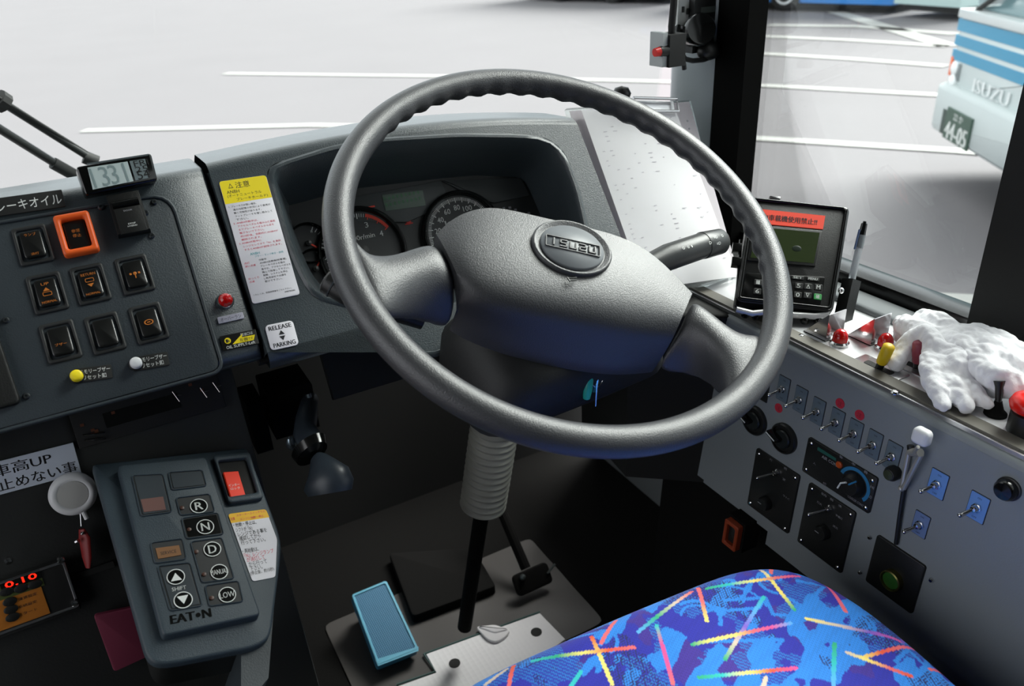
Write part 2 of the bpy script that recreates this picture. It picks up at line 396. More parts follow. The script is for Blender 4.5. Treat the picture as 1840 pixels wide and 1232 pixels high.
# horn mark
hx,hy=FW.uv(1024,509,-.005); m=MB(); m.tube([(hx-.0045,hy+.003,.0030),(hx-.0045,hy-.003,.0030)],.0007,6); m.tube([(hx-.004,hy+.0015,.0030),(hx,hy,.0030),(hx+.0045,hy-.0005,.0030)],.0007,6); m.tube([(hx-.004,hy-.0015,.0030),(hx+.001,hy-.003,.0030),(hx+.004,hy-.0025,.0030)],.0007,6)
m.build('horn_mark',BLK,SW)
# ------------------------------------------------------------------ steering column under the wheel
SCOL = thing('steering_column','dark plastic steering column shroud with ribbed rubber bellows under the wheel','steering column',FW)
m=MB(); 
secs=[(-.075,.085,.055,-.045),(-.088,.105,.060,-.050),(-.13,.12,.072,-.05),(-.20,.105,.065,-.035),(-.30,.06,.05,-.015)]
rings=[]
for z,hw,hh_,cy in secs:
    rings.append([(x,y+cy,z) for x,y in rrect(hw*2,hh_*2,.035,5)])
n=len(rings[0]); v=[p for r in rings for p in r]; f=[]
for i in range(len(rings)-1):
    for k in range(n): j=(k+1)%n; f.append(((i+1)*n+k,(i+1)*n+j,i*n+j,i*n+k))
f.append(tuple(range(n))); f.append(tuple(reversed(range((len(rings)-1)*n,len(rings)*n))))
m.add(v,f); m.build('column_shroud',mat('shroud_black',(24,25,25),.6,bump=.2),SCOL,60)

P0=ray(889,765); P0=P0*(.865/P0.y); P1=ray(868,905); P1=P1*(.885/P1.y)
ax=(P1-P0); L=ax.length; ax.normalize(); NB=13
FB=Frame(P0,ax.orthogonal(),ax.cross(ax.orthogonal()))
prof=[(.028,-.10)]
for k in range(NB*8+1):
    t=k/(NB*8); prof.append((.0335+.0022*math.cos(2*math.pi*NB*t), t*L))
prof+=[(.028,L+.002),(.014,L+.004)]
m=MB(); Tb=FW.m.inverted()@FB.m; m.lathe(prof,40,T=Tb)
m.build('rubber_bellows',mat('sunlit_rubber_bellows',(178,178,168),.35),SCOL,180)  # rubber colour lightened to stand in for sunlight that is blocked here
m=MB(); m.tube([(0,0,L),(0,0,L+.28)],.012,12,T=Tb); m.build('column_shaft',BLKF,SCOL)
# ------------------------------------------------------------------ dashboard
FD = Frame((-.059,.88,-.252),(1,0,0),(0,.616,.788))
DB = thing('dashboard','grey moulded plastic dashboard with a hooded instrument opening below the windscreen','dashboard',FD)
GAP = FD.uv(422,475)[0]
YT = .060                                   # upper edge of the face in plane coordinates
def d3(x,y,z=0): return (x,y,z)
# world profile -> local (y,z) for directions: forward(+Y) = (.616,-.788), up(+Z) = (.788,.616)
def fz(F_,U): return (F_*.616+U*.788, -F_*.788+U*.616)
def face_profile(yt,yb,h=0,under=.25,topdrop=.06,fwd=.30):
    p=[]
    R_=.022; t58=math.radians(55); e=(yt-R_+R_*math.sin(t58), -R_+R_*math.cos(t58)+h)
    for F__,U__ in ((.38,-.22),(.12,-.05),(.085,-.014),(.070,-.0045),(.035,-.002)):
        a=fz(F__,U__); p.append((e[0]+a[0],e[1]+a[1]))
    for k in range(8):
        th=t58*(1-k/7); p.append((yt-R_+R_*math.sin(th), -R_+R_*math.cos(th)+h))
    return p
def under_profile(yb,h=0,under=.25):
    p=[(yb+.014,h)]
    p.append((yb+.006,h-.003)); p.append((yb+.001,h-.010)); p.append((yb,h-.02))
    a=fz(under,-.01); p.append((yb+a[0],a[1]+h)); 
    return p
# left section: plain strip with inset switch plate
YB = -.165
xl0 = -1.15
def ytl(x): return YT+.004
m=MB(); rows=[]
for x in (xl0,-.6,-.2,0,.1,GAP-.004,GAP-.0015):
    hh=-.0025 if x>GAP-.003 else 0
    rows.append([(x,y,z+hh) for y,z in face_profile(YT+.002,YB)+[(YB+.08,0)]+under_profile(YB)])
rows.append([(GAP-.0015,y*.98,z-.03) for y,z in face_profile(YT+.002,YB)+[(YB+.08,0)]+under_profile(YB)])
m.grid(rows[::-1]); m.build('left_panel',DASH,DB,50)
# central section with the instrument opening
XR = .645
lip=[(487,314),(500,303),(600,272),(684.6,258),(821,249.6),(940,251),(981,257),(1008.5,281),(1032,341.6),(1046,403),(1056,470),(1000,560),(760,640),(640,550),(570,533),(548,498.5),(524,444),(500.5,365.5)]
lp=[FD.uv(*q) for q in lip]
lp=fillet(lp,.014,3)
def ytr(x):
    t=(x-GAP)/(XR-GAP); return YT+.003+.010*math.sin(math.pi*min(1,max(0,t)))-.02*t**3
CLN=Vector((0,-math.sin(math.radians(63)),math.cos(math.radians(63))))
FCp=FD.hit(800,320,-.085)
FC_=Frame(FCp,(1,0,0),(0,math.cos(math.radians(63)),math.sin(math.radians(63))))
# face polygon with a hole -> bmesh fill
import bmesh
def ring_fill(outer,hole,z=0):
    bm=bmesh.new(); vs=[]
    for P in (outer,hole):
        vv=[bm.verts.new((p[0],p[1],z)) for p in P]; vs.append(vv)
        for i in range(len(vv)): bm.edges.new((vv[i],vv[(i+1)%len(vv)]))
    bmesh.ops.triangle_fill(bm,use_beauty=True,edges=bm.edges[:],normal=(0,0,1))
    bm.verts.index_update(); v=[tuple(a.co) for a in bm.verts]; f=[tuple(a.index for a in q.verts) for q in bm.faces]; bm.free()
    return v,f
YBR=-.178
xs=[GAP+.0035]+[GAP+.02+k*(XR-GAP-.02)/16 for k in range(17)]
outer=[(x,ytr(x)-.020) for x in xs]+[(XR,YBR+.014),(GAP+.0035,YBR+.014)]
lpo=inset(ccw(lp),-.006)
v,f=ring_fill(ccw(outer),lpo,.004)
m=MB(); m.add(v,f)
# raised rounded lip then wall down to the cluster face
n=len(lpo); inner_px=[(516,372),(520,368),(548,362),(582,352),(643.6,338),(787,321),(855,315),(933.5,318),(946,330),(960,360),(971,386),(985,440),(1000,520),(900,600),(700,600),(600,540),(562,495),(545,457.5),(528,413)]
lpi=ccw(lp)
LP=ccw(lp)
rings=[[(p[0],p[1],.004) for p in lpo],[(p[0],p[1],.0062) for p in inset(LP,-.003)],[(p[0],p[1],.006) for p in LP],[(p[0],p[1],.003) for p in inset(LP,.003)]]
# inner ring on the cluster plane
ci=[FC_.uv(*q) for q in inner_px]
ciw=[FD.m.inverted()@(FC_.m@Vector((p[0],p[1],0))) for p in ci]
# resample both outlines by angle about their centre
def resample(P,n,c,start):
    out=[]
    for k in range(n):
        a=start+2*math.pi*k/n; d=Vector((math.cos(a),math.sin(a))); best=None
        for i in range(len(P)):
            A=Vector(P[i][:2])-c; B=Vector(P[(i+1)%len(P)][:2])-c; e=B-A; den=d.x*e.y-d.y*e.x
            if abs(den)<1e-12: continue
            t=(A.x*e.y-A.y*e.x)/den; s_=(A.x*d.y-A.y*d.x)/den
            if t>0 and -1e-6<=s_<=1+1e-6 and (best is None or t>best[0]): best=(t,P[i],P[(i+1)%len(P)],s_)
        t,a_,b_,s_=best; z=0 if len(a_)<3 else a_[2]+(b_[2]-a_[2])*s_
        out.append((c.x+d.x*t,c.y+d.y*t,z))
    return out
cen=Vector((.41,-.045)); NR=96
def rs(r,c=cen): return resample(r,NR,c,0)
ciw_=[tuple(p) for p in ciw]
cc=Vector((sum(p[0] for p in ciw_)/len(ciw_),sum(p[1] for p in ciw_)/len(ciw_)))
RR=[rs([(p[0],p[1],.004) for p in lpo]),rs([(p[0],p[1],.0062) for p in inset(LP,-.003)]),rs([(p[0],p[1],.006) for p in LP]),rs([(p[0],p[1],.001) for p in inset(LP,.003)])]
inner=resample(ciw_,NR,cc,0)
a_=RR[-1]; 
for t in (.33,.66,1): RR.append([tuple(Vector(a_[k]).lerp(Vector(inner[k]),t)) for k in range(NR)])
v=[p for r in RR for p in r]; f=[]
for i in range(len(RR)-1):
    for k in range(NR): j=(k+1)%NR; f.append((i*NR+k,i*NR+j,(i+1)*NR+j,(i+1)*NR+k))
m.add(v,[q for q in f])
# top roll, bottom roll, left edge
rows=[]
for x in xs: rows.append([(x,y,z+.004) for y,z in face_profile(ytr(x),0)])
m.grid(rows[::-1])
rows=[[(x,y,z+.004) for y,z in under_profile(YBR)] for x in (GAP+.0035,.3,.5,XR)]
m.grid(rows[::-1])
m.grid([[(GAP+.0035,ytr(GAP)-.020,.004),(GAP+.0035,YBR+.014,.004)],[(GAP+.001,ytr(GAP)-.004,-.03),(GAP+.001,YBR+.014,-.03)]])
m.grid([[(XR,YBR,.004),(XR,ytr(XR)-.020,.004)],[(XR+.01,YBR,-.2),(XR+.01,ytr(XR)-.004,-.2)]])
m.build('cluster_surround',DASH,DB,40)
m=MB(); m.box(GAP-.004,GAP+.006,YBR+.01,YT+.0,-.035,-.02); m.build('panel_gap',BLKM,DB)
# ---- switch plate recess on the left panel
pl=[FD.uv(*q) for q in ((-330,420),(300,352),(402,660),(-230,800))]
pl[0]=(-.40,pl[1][1]+.002); pl[3]=(-.40,FD.uv(383,668)[1]); pl[1]=FD.uv(303,351); pl[2]=FD.uv(399,664)
plf=fillet(pl,[.002,.022,.012,.002],5)
m=MB(); m.frame(inset(ccw(plf),-.0035),plf,-.001,.0024,.001); m.build('switch_plate_rim',DASHD,DB,50)
m=MB(); m.prism(inset(ccw(plf),.001),-.001,.0008,.0004); m.build('switch_plate',DASHD,DB,50)
for q in ((277,364),(262,383),(273,424),(11,576),(48,712),(182,373)):
    x,y=FD.uv(*q); m=MB(); T_=Matrix.Translation(Vector((x,y,0))); m.lathe([(.0032,.0),(.0032,.0018),(.0022,.0030),(.0009,.0030),(.0009,.0022),(0,.0022)],16,T=T_); m.build('screw',mat('dark_screw',(60,64,66),.35,.6),DB)
# sub panel at far left (next console with its own edge)
a=FD.uv(0,590); b=FD.uv(40,725)
m=MB(); m.prism(fillet([(-.5,a[1]+.025),(a[0]-.004,a[1]+.025),(b[0],b[1]),(-.5,b[1])],.006),.0008,.007,.002,mat=BLK); o=m.build('left_cover_flap',BLK,DB)
# lower dark rolls under the dash: knee panels
YW=.80
m=MB()
rows=[]
for x in (-.9,GAP-.01): rows.append([(x,.745,-.405),(x,.77,-.42),(x,.80,-.50),(x,.84,-.60),(x,.86,-.80),(x,.90,-1.115)])
# ------------------------------------------------------------------ rockers
SWB = mat('switch_black',(20,21,20),.3); SWE = mat('switch_bezel',(32,34,34),.55,bump=.1)
def rocker(label, q, kind='plain', w_=.0300, h_=.0400, group='rocker switches on the left dash panel', frame=FD, bez=None, icon=None):
    F_=frame.at(*q); t=thing('rocker_switch',label,'switch',F_,group)
    W,H=w_,h_
    m=MB(); m.frame(rrect(W,H,.003),rrect(W*.78,H*.80,.0025),0,.0030,.0009); m.build('bezel',bez or SWE,t,50)
    m=MB(); bw,bh=W*.60,H*.70
    # rocker body pressed at the top: lower half stands proud
    p=rrect(bw,bh,.0025,4); n=len(p)
    def zt(y): return .0032+(-y/bh)*.0035+ (.0012 if abs(y)>bh*.25 else 0)
    v=[(x,y,0) for x,y in p]+[(x,y,zt(y)) for x,y in p]+[(x*.9,y*.92,zt(y)+.0006) for x,y in p]
    f=[(r*n+i,r*n+(i+1)%n,(r+1)*n+(i+1)%n,(r+1)*n+i) for r in (0,1) for i in range(n)]+[tuple(range(2*n,3*n))]
    m.add(v,f); b=m.build('rocker',SWB,t,40)
    m=MB(); zi=.0056
    if icon=='tri_up': m.add([(-.003,.001,zi),(.003,.001,zi),(0,.0045,zi)],[(0,1,2)],OINK); m.frame(rrect(.008,.004,.001,2,0,-.002),rrect(.007,.003,.0008,2,0,-.002),zi,zi+.0002,mat=OINK)
    if icon=='tri_dn': m.add([(-.003,-.001,zi+.001),(0,-.0045,zi+.001),(.003,-.001,zi+.001)],[(0,1,2)],OINK); m.frame(rrect(.008,.004,.001,2,0,.003),rrect(.007,.003,.0008,2,0,.003),zi,zi+.0002,mat=OINK)
    return t,b,m,zi
sl=[((60,441),'black rocker switch with tiny amber marks, left of the orange-framed one',None,[('ランプ',.010,.0028),('消灯',-.011,.0026)]),
 ((86,527),'black rocker switch lettered NORMAL with an up arrow, left end of the middle row','tri_up',[('UP',.0085,.0028),('NORMAL',-.0105,.0024)]),
 ((163.6,511),'black rocker switch lettered RETURN with a down arrow, centre of the middle row','tri_dn',[('RETURN',.0095,.0026),('NORMAL',-.0115,.0022)]),
 ((243,494),'black rocker switch with an amber lamp symbol, right end of the middle row','lamp',[]),
 ((109.6,614),'black rocker switch with two amber words across its middle, left end of the bottom row',None,[('停留',.001,.0035),('ブザー',-.004,.0028)]),
 ((190,599),'blank black rocker switch in the middle of the bottom row',None,[]),
 ((268,581),'black rocker switch with a faint amber oval, right end of the bottom row','oval',[])]
for q,lab,ic,tx in sl:
    t,b,m,zi=rocker(lab,q,icon=ic)
    for s_,y,h_ in tx: m.ctext(s_,0,y,min(.013,len(s_)*.0034),h_,zi+(.0012 if y<0 else -.001),OINK)
    if ic=='lamp': m.ball((0,0,zi),.0018,8,(1,1,.2),OINK); m.box(-.0005,.0005,-.005,-.001,zi,zi+.0002,mat=OINK); m.box(-.005,-.003,-.001,.001,zi,zi+.0002,mat=OINK); m.box(.003,.005,-.001,.001,zi,zi+.0002,mat=OINK)
    if ic=='oval': m.frame([(x*1.6,y) for x,y in circ(.0028,16)],[(x*1.6,y) for x,y in circ(.0020,16)],zi,zi+.0002,mat=OINK); m.box(-.0015,.0015,-.0005,.0005,zi,zi+.0002,mat=OINK)
    if m.v: m.build('switch_marking',None,t,0)
# orange framed one
Fo=FD.at(139,424); t=thing('rocker_switch','black rocker switch inside a thick bright orange plastic frame','switch',Fo,'rocker switches on the left dash panel')
m=MB(); m.frame(rrect(.0325,.0435,.0035),rrect(.0215,.0315,.0025),0,.010,.0018); m.build('guard_frame',ORG,t,50)
m=MB(); m.prism(rrect(.0195,.0295,.002),0,.0045,.001); m.build('rocker',SWB,t)
m=MB(); m.ctext('非常',0,.004,.0075,.0035,.0046,OINK); m.ctext('停止',0,-.001,.0075,.0035,.0046,OINK); m.build('switch_marking',None,t,0)
# covered one
Fo=FD.at(233,392); t=thing('guarded_switch','black switch under a glossy flip-up cover at the top of the panel, below the clock','switch',Fo)
m=MB(); m.box(-.0155,.0155,-.020,.024,0,.012,.002); m.build('switch_base',BLK,t)
m=MB(); m.box(-.0125,.0125,-.022,.006,.012,.016,.001); m.ctext('DOOR',0,.002,.008,.0016,.0163,GREYI); m.ctext('STOP',0,-.0125,.007,.0017,.0163,WINK); m.ctext('HYBRID',0,-.0150,.009,.0015,.0163,WINK); m.build('switch_cover',BLK,t)
m=MB(); m.tube([(-.0125,.011,.013),(.0125,.011,.013)],.004,12); m.build('cover_hinge',BLKG,t)
# push buttons with label plates
def tape(name, corners, lines, base, ink, lab, fr=FD, th=.0012, cat='label', h=.0009, r=.001, group=None, bold=0):
    P=[fr.uv(*q) for q in corners]; cx=sum(p[0] for p in P)/4; cy=sum(p[1] for p in P)/4
    ang=math.atan2(P[1][1]-P[0][1],P[1][0]-P[0][0]); W=(Vector(P[1])-Vector(P[0])).length*.5+(Vector(P[2])-Vector(P[3])).length*.5; H=(Vector(P[3])-Vector(P[0])).length*.5+(Vector(P[2])-Vector(P[1])).length*.5
    F_=fr.off(cx,cy,h).rot(ang); t=solo(MB().prism(rrect(W,H,r,3),0,th,min(.0003,th/2)),name,base,lab,cat,F_,group)
    m=MB()
    for s_,x,y,w_,hh_,ik in lines: m.text(s_,-W/2+x*W,H/2-(y+hh_)*H,w_*W,hh_*H,th+.00012,ik or ink,bold=bold)
    if m.v: m.build('lettering',None,t,0)
    return t,W,H
L2=[('メモリーブザー',.16,.12,.8,.33,None),('リセット釦',.24,.55,.6,.33,None)]
for q,cor,mt_,nm in (((139,677),[(130,664),(199,655),(204,680),(135,688)],YEL,'yellow'),((245,654),[(237,643),(300,632),(306,656),(240,668)],WHT,'white')):
    tape('label_tape',cor,L2,BLKM,WINK,'black label strip with white text right of the %s push button'%nm,group=None)
    Fb=FD.at(*q,.0009); t=thing('push_button','round %s push button %s'%(nm,'at the lower left of the switch panel' if nm=='yellow' else 'under the bottom right rocker switch'),'button',Fb)
    m=MB(); m.lathe([(.0068,0),(.0068,.002),(.006,.003)],24); m.build('collar',BLK,t)
    m=MB(); m.lathe([(.0056,0),(.0056,.0075),(.0050,.0092),(.0035,.0098),(0,.0100)],28); m.build('cap',mt_,t,60)
tape('label_tape',[(-30,362),(110,343),(120,371),(-24,396)],[('ブレーキオイル',.0,.2,.97,.6,None)],BLKM,WINK,'long black label strip with white katakana at the top left of the dash',h=.0024)
# red lamp, silver plate, fuel sticker
Fl=FD.at(405,541); t=thing('warning_lamp','red faceted round warning lamp on the dash beside the long yellow-topped sticker','lamp',Fl)
m=MB(); m.lathe([(.0088,0),(.0088,.002),(.0075,.004),(.0070,.004)],32); m.build('bezel_ring',CHR,t)
m=MB(); m.lathe([(.0072,.003),(.0072,.006),(.0055,.0098),(.003,.0115),(0,.0122)],12); m.build('lens',REDL,t,0)
tape('name_plate',[(390,571),(436,561),(439,573),(393,582)],[('オーバーラン',.1,.2,.8,.6,None)],mat('silver_plate',(190,190,205),.3,.3),mat('grey_engraving',(90,90,110),.5),'small silver plate with katakana under the red lamp')
t,W,H=tape('fuel_sticker',[(394.5,605),(458,592),(466,617),(401.5,631.5)],[('給油口は',.56,.08,.34,.22,WINK),('OIL SUPPLY-Left',.10,.74,.80,.20,WINK)],mat('black_sticker',(18,18,16),.4),WINK,'black and yellow fuel-side sticker with a pump symbol below the red lamp',r=.0004,cat='sticker')
m=MB(); X=lambda a:-W/2+a*W; Y=lambda a:H/2-a*H
m.add([(X(.28),Y(.70),.0014),(X(.88),Y(.70),.0014),(X(.95),Y(.36),.0014),(X(.58),Y(.36),.0014),(X(.62),Y(.12),.0014)],[(0,1,2,3,4)],YEL); m.prism(circ(H*.20,20,X(.18),Y(.40)),.0013,.0014,mat=YEL)
m.box(X(.13),X(.19),Y(.52),Y(.30),.0014,.0016,mat=KINK); m.box(X(.205),X(.225),Y(.50),Y(.36),.0014,.0016,mat=KINK)
m.text('左側',X(.50),Y(.66),W*.22,H*.25,.0016,KINK); m.text('です',X(.74),Y(.64),W*.13,H*.18,.0016,KINK); m.build('fuel_symbol',None,t,0)
t,W,H=tape('parking_sticker',[(476,587),(525,577),(536,620),(486,633)],[('RELEASE',.10,.08,.80,.17,None),('PARKING',.12,.76,.78,.17,None)],LABW,KINK,'small white square sticker lettered RELEASE and PARKING with two black arrows',cat='sticker',h=.0042,r=.004,bold=.00015)
m=MB(); a=H*.14; m.add([(-a*.8,.0008,.0014),(a*.8,.0008,.0014),(0,H*.2,.0014)],[(0,1,2)],KINK); m.add([(-a*.8,-.0008,.0014),(0,-H*.2,.0014),(a*.8,-.0008,.0014)],[(0,1,2)],KINK); m.build('arrow_mark',None,t,0)
# caution sticker
LN=[('△',.16,.028,.10,.040,KINK),('注意',.31,.022,.30,.052,KINK),('ANBH',.10,.085,.26,.026,KINK),('(オートニュートラル',.09,.118,.72,.028,KINK),('ブレーキホールド)',.26,.152,.66,.028,KINK)]
body=['1. ブレーキ力が弱い場合、','  道の勾配等の状況により車両が','  動く可能性があります。','  フットブレーキを増し踏みして','  下さい。','2. ANBH作動中は、','  アクセルペダルを踏み込む直前','  までブレーキペダルから足を','  離さないで下さい。','  約10秒後、自動的にANBHが','  解除されます。','3. ANBH作動中に','  レンジセレクタで「N」を選択','  するとANBHが解除されます。']
wd=[.62,.85,.62,.85,.28,.55,.85,.80,.55,.85,.45,.50,.85,.85]
for k,(s_,w_) in enumerate(zip(body,wd)):
    ind=.06 if s_[0]!=' ' else .13; LN.append((s_.strip(),ind,.208+k*.0275,w_*.93,.017,KINK if k<5 else RINK))
LN+=[('ANBH',.22,.605,.20,.020,TINK),('ブザー・ランプ表示・説明',.30,.632,.60,.016,TINK)]
for k,(a,b) in enumerate([('点灯','作動中'),('速い点滅','ANBH自動解除警報。'),('','ブレーキペダルを踏み'),('','直すか、アクセルペダルを'),('','踏んで発進して下さい。'),('ゆっくり','故障。システムを停止'),('点滅','し販売会社で点検を'),('','受けて下さい。')]):
    if a: LN.append((a,.05,.672+k*.025,.055*len(a),.016,RINK))
    LN.append((b,.36,.665+k*.025,.052*len(b),.016,KINK))
LN.append(('くわしくは、取扱説明書をごらん下さい。',.06,.928,.80,.014,KINK)); LN.append(('8980780080',.70,.952,.22,.012,KINK))
t,W,H=tape('caution_sticker',[(386,331),(471.5,319),(543.5,528.5),(461,548.5)],LN,LABW,KINK,'tall white caution sticker with a yellow heading between the dash gap and the instruments',cat='sticker',h=.0042,r=.003)
m=MB(); m.prism([(x,y) for x,y in fillet([(-W/2+.0002,H/2-.0002),(W/2-.0002,H/2-.0002),(W/2-.0002,H/2-H*.19),(-W/2+.0002,H/2-H*.19)],[.003,.003,.0001,.0001],3)],.0011,.00125,mat=YEL); m.build('yellow_heading',None,t,0)
# ------------------------------------------------------------------ instrument cluster
IC = thing('instrument_cluster','instrument cluster with round dials and a green display behind the wheel','instrument panel',FC_)
CF=mat('cluster_black',(38,40,40),.45); DIAL=mat('dial_black',(44,46,47),.5); CG=mat('cluster_charcoal',(62,66,66),.5)
m=MB(); m.box(.02,.64,-.30,.03,-.012,-.001); m=MB(); xsC=[p[0] for p in ci]; ysC=[p[1] for p in ci]
m.prism([(min(xsC)-.01,min(ysC)-.02),(max(xsC)+.01,min(ysC)-.02),(max(xsC)+.01,max(ysC)+.01),(min(xsC)-.01,max(ysC)+.01)],-.012,0); m.build('cluster_face',CF,IC)
def cpoly(*q): return [FC_.uv(*a) for a in q]
m=MB(); m.prism(fillet(cpoly((610,360),(790,325),(800,345),(795,372),(730,400),(640,400)),.003),0,.004,.001); m.build('display_housing',CG,IC)
m=MB(); m.prism(fillet(cpoly((793,325),(935,321),(950,352),(885,366),(830,345)),.003),0,.0035,.001); m.build('upper_blank',CG,IC)
m=MB(); m.prism(cpoly((684.6,352),(757,343.5),(763,370.5),(691,380.5)),.004,.0052); lc=m.build('display_screen',mat('green_lcd',(28,66,44),.2),IC)
m=MB(); x0,y0=FC_.uv(690,376); x1,y1=FC_.uv(760,347)
for r in range(2):
    for k in range(9): m.box(x0+.002+k*(x1-x0)/10,x0+.002+k*(x1-x0)/10+.0022,y0+.002+r*.008,y0+.006+r*.008,.0053,.0054)
m.build('display_digits',mat('lcd_digits',(45,105,62),.4),lc)
def dial(c,R_,name,lab,a0,a1,nt,nums,redfrom=None,unit=None,needle=None,tl=.09):
    x,y=FC_.uv(*c); T_=Matrix.Translation(Vector((x,y,0)))
    m=MB(); m.lathe([(R_*1.14,0),(R_*1.14,.010),(R_*1.10,.012),(R_*1.05,.010),(R_*1.02,.003)],64,T=T_); o=m.build(name,BLKG,IC,60); o['label']=lab
    m=MB(); m.lathe([(R_*1.03,.001),(R_*1.03,.0035),(0,.0036)],64,T=T_); m.build('dial_face',DIAL,o)
    m=MB()
    for k in range(nt+1):
        t=k/nt; a=math.radians(a0+(a1-a0)*t); big=(k%5==0 or nt<20); L=R_*(tl*1.5 if big else tl); wd_=.0011 if big else .0007
        mt_=WINK if redfrom is None or t<redfrom else mat_red
        c_,s_=math.cos(a),math.sin(a); r1=R_*.97; r0=r1-L
        m.add([(x+c_*r0-s_*wd_/2,y+s_*r0+c_*wd_/2,.0042),(x+c_*r0+s_*wd_/2,y+s_*r0-c_*wd_/2,.0042),(x+c_*r1+s_*wd_/2,y+s_*r1-c_*wd_/2,.0042),(x+c_*r1-s_*wd_/2,y+s_*r1+c_*wd_/2,.0042)],[(0,1,2,3)],mt_)
    if redfrom is not None:
        P=[math.radians(a0+(a1-a0)*(redfrom+(1-redfrom)*k/14)) for k in range(15)]
        m.grid([[(x+math.cos(a)*R_*.98,y+math.sin(a)*R_*.98,.0041) for a in P],[(x+math.cos(a)*R_*.90,y+math.sin(a)*R_*.90,.0041) for a in P]],mat_red)
    for k,s_ in enumerate(nums):
        if not s_: continue
        a=math.radians(a0+(a1-a0)*k/(len(nums)-1)); hh_=R_*.14; m.ctext(s_,x+math.cos(a)*R_*.70,y+math.sin(a)*R_*.70,hh_*.62*len(s_),hh_,.0042,WINK,bold=.0001)
    if unit: m.ctext(unit,x,y+R_*.36,R_*.85,R_*.12,.0042,WINK,bold=.0001)
    m.build('dial_marking',None,o,0)
    m=MB(); m.lathe([(R_*.16,.004),(R_*.16,.008),(0,.009)],24,T=T_); m.build('needle_hub',BLK,o)
    if needle is not None:
        a=math.radians(needle); c_,s_=math.cos(a),math.sin(a); m=MB()
        m.box(-.0008,R_*.75,-.0009,.0009,.0062,.0072,T=T_@Matrix.Rotation(a,4,'Z')); m.build('needle',mat_red,o)
    return o
mat_red=mat('dial_red',(225,60,35),.5)
sx,sy=FC_.uv(831,348); ex_,ey_=FC_.uv(762,410)
Rs=.060
dial((830,420),.050,'speedometer','speedometer dial with white ticks and figures',188,-12,80,['0','20','40','60','80','100','120','140','160'],unit='km/h',needle=206)
dial((650,453),.050,'tachometer','tachometer dial with a red arc at its right side',172,30,40,['0','1','2','3','4'],redfrom=.72,unit='x1000r/min',needle=195)
dial((553,438),.022,'temperature_gauge','small temperature gauge with a red needle',60,-60,8,['H','','C'],needle=-42,tl=.15)
dial((566,484),.022,'fuel_gauge','small fuel gauge with a red needle',60,-60,8,['F','','E'],needle=48,tl=.15)
m=MB(); x,y=FC_.uv(733,397); m.ball((x,y,.001),.004,12,(1,1.3,.3)); m.box(x-.0055,x+.0055,y-.0045,y-.003,.0005,.0015); m.build('buzzer_symbol',mat('dim_red',(190,45,40),.5),IC)
m=MB(); x,y=FC_.uv(664,373); m.box(x-.010,x+.006,y-.001,y+.001,.0005,.0045); m.build('red_symbol',mat_red,IC)
for q in ((905,374),(916,373),(926,377),(950,383)):
    m=MB(); x,y=FC_.uv(*q); m.box(x-.002,x+.002,y-.0015,y+.0015,.0002,.0006); m.build('tell_tale',GREYI,IC)
# ------------------------------------------------------------------ push-button gear selector
FG = Frame(Vector((-.54,9.24,-5.44))*.085,(.967,.018,-.255),(-.011,.899,.437))
GP = mat('selector_slate_plastic',(52,64,72),.5,bump=.35,bscale=800)
gz = lambda x,y:(160+x/2.725,780+y/2.725)
GS = thing('gear_selector','slate grey push-button gear selector box with R, N, D keys on a wide mounting plate','gear selector',FG)
pp=[FG.uv(*gz(*q),-.012) for q in ((15,145),(775,62),(940,500),(940,590),(890,990),(820,1040),(360,1130),(285,1100))]
pf=fillet(pp,[.004,.006,.02,.02,.012,.012,.016,.012],4)
m=MB(); m.prism(pf,-.022,-.012,.003); m.build('mounting_plate',GP,GS,50)
m=MB(); m.prism([(x*.8+.012,y*.9-.01) for x,y in pf],-.09,-.02); m.build('mounting_pod',BLK,GS,50)
m=MB(); m.prism([FG.uv(q[0],q[1]) for q in ((440,1130),(505,1000),(490,1200),(440,1260))],-.20,-.022,mat=None); m.build('support_bracket',DASHD,GS,50)
kp=[FG.uv(*gz(*q)) for q in ((140,150),(572,108),(842,882),(362,985))]
kw=fillet(kp,.005,4)
# body with pockets: outer block, keys set in dark pockets
m=MB(); m.prism(kw,-.014,0,.002); body_=m.build('keypad_body',GP,GS,50)
POCK=mat('pocket_black',(24,27,29),.55); KEYB=mat('key_slate',(44,52,58),.35)
def quad(*q): return [FG.uv(*gz(*a)) for a in q]
def pocket(q, key=None, d=.0022, r=.0025, name='key'):
    P=fillet(ccw(quad(*q)),r,3); m=MB(); m.frame(inset(P,-.0012),P,-.0005,.0016,.0006); o=m.build('key_recess_rim',GP,body_,50)
    m=MB(); m.prism(inset(P,.0003),0,.0004); m.build('key_recess',POCK,body_,0)
    if key: m=MB(); m.prism(inset(P,.0012),.0003,.0010,.0003); m.build(name,key,body_,0)
    return P
pocket(((212,205),(360,198),(402,380),(258,400)),KEYB,name='display_window')
pocket(((390,190),(552,178),(572,252),(408,272)),KEYB,name='blank_key')
pocket(((428,315),(588,296),(612,378),(450,395)),None)
pocket(((455,415),(628,388),(655,488),(480,510)),BLKG,name='key')
pocket(((500,530),(648,510),(706,705),(556,725)),None)
pocket(((570,745),(728,722),(750,818),(592,840)),None)
pocket(((303,535),(455,515),(472,610),(325,630)),None)
pocket(((338,650),(492,632),(550,838),(400,862)),KEYB,name='shift_key')
BRN=mat('brown_display',(105,72,66),.4); AMB=mat('amber_display',(125,82,38),.5)
m=MB(); m.prism(quad((252,322),(362,308),(376,372),(268,384)),.0011,.0014); m.build('display_segment',BRN,body_)
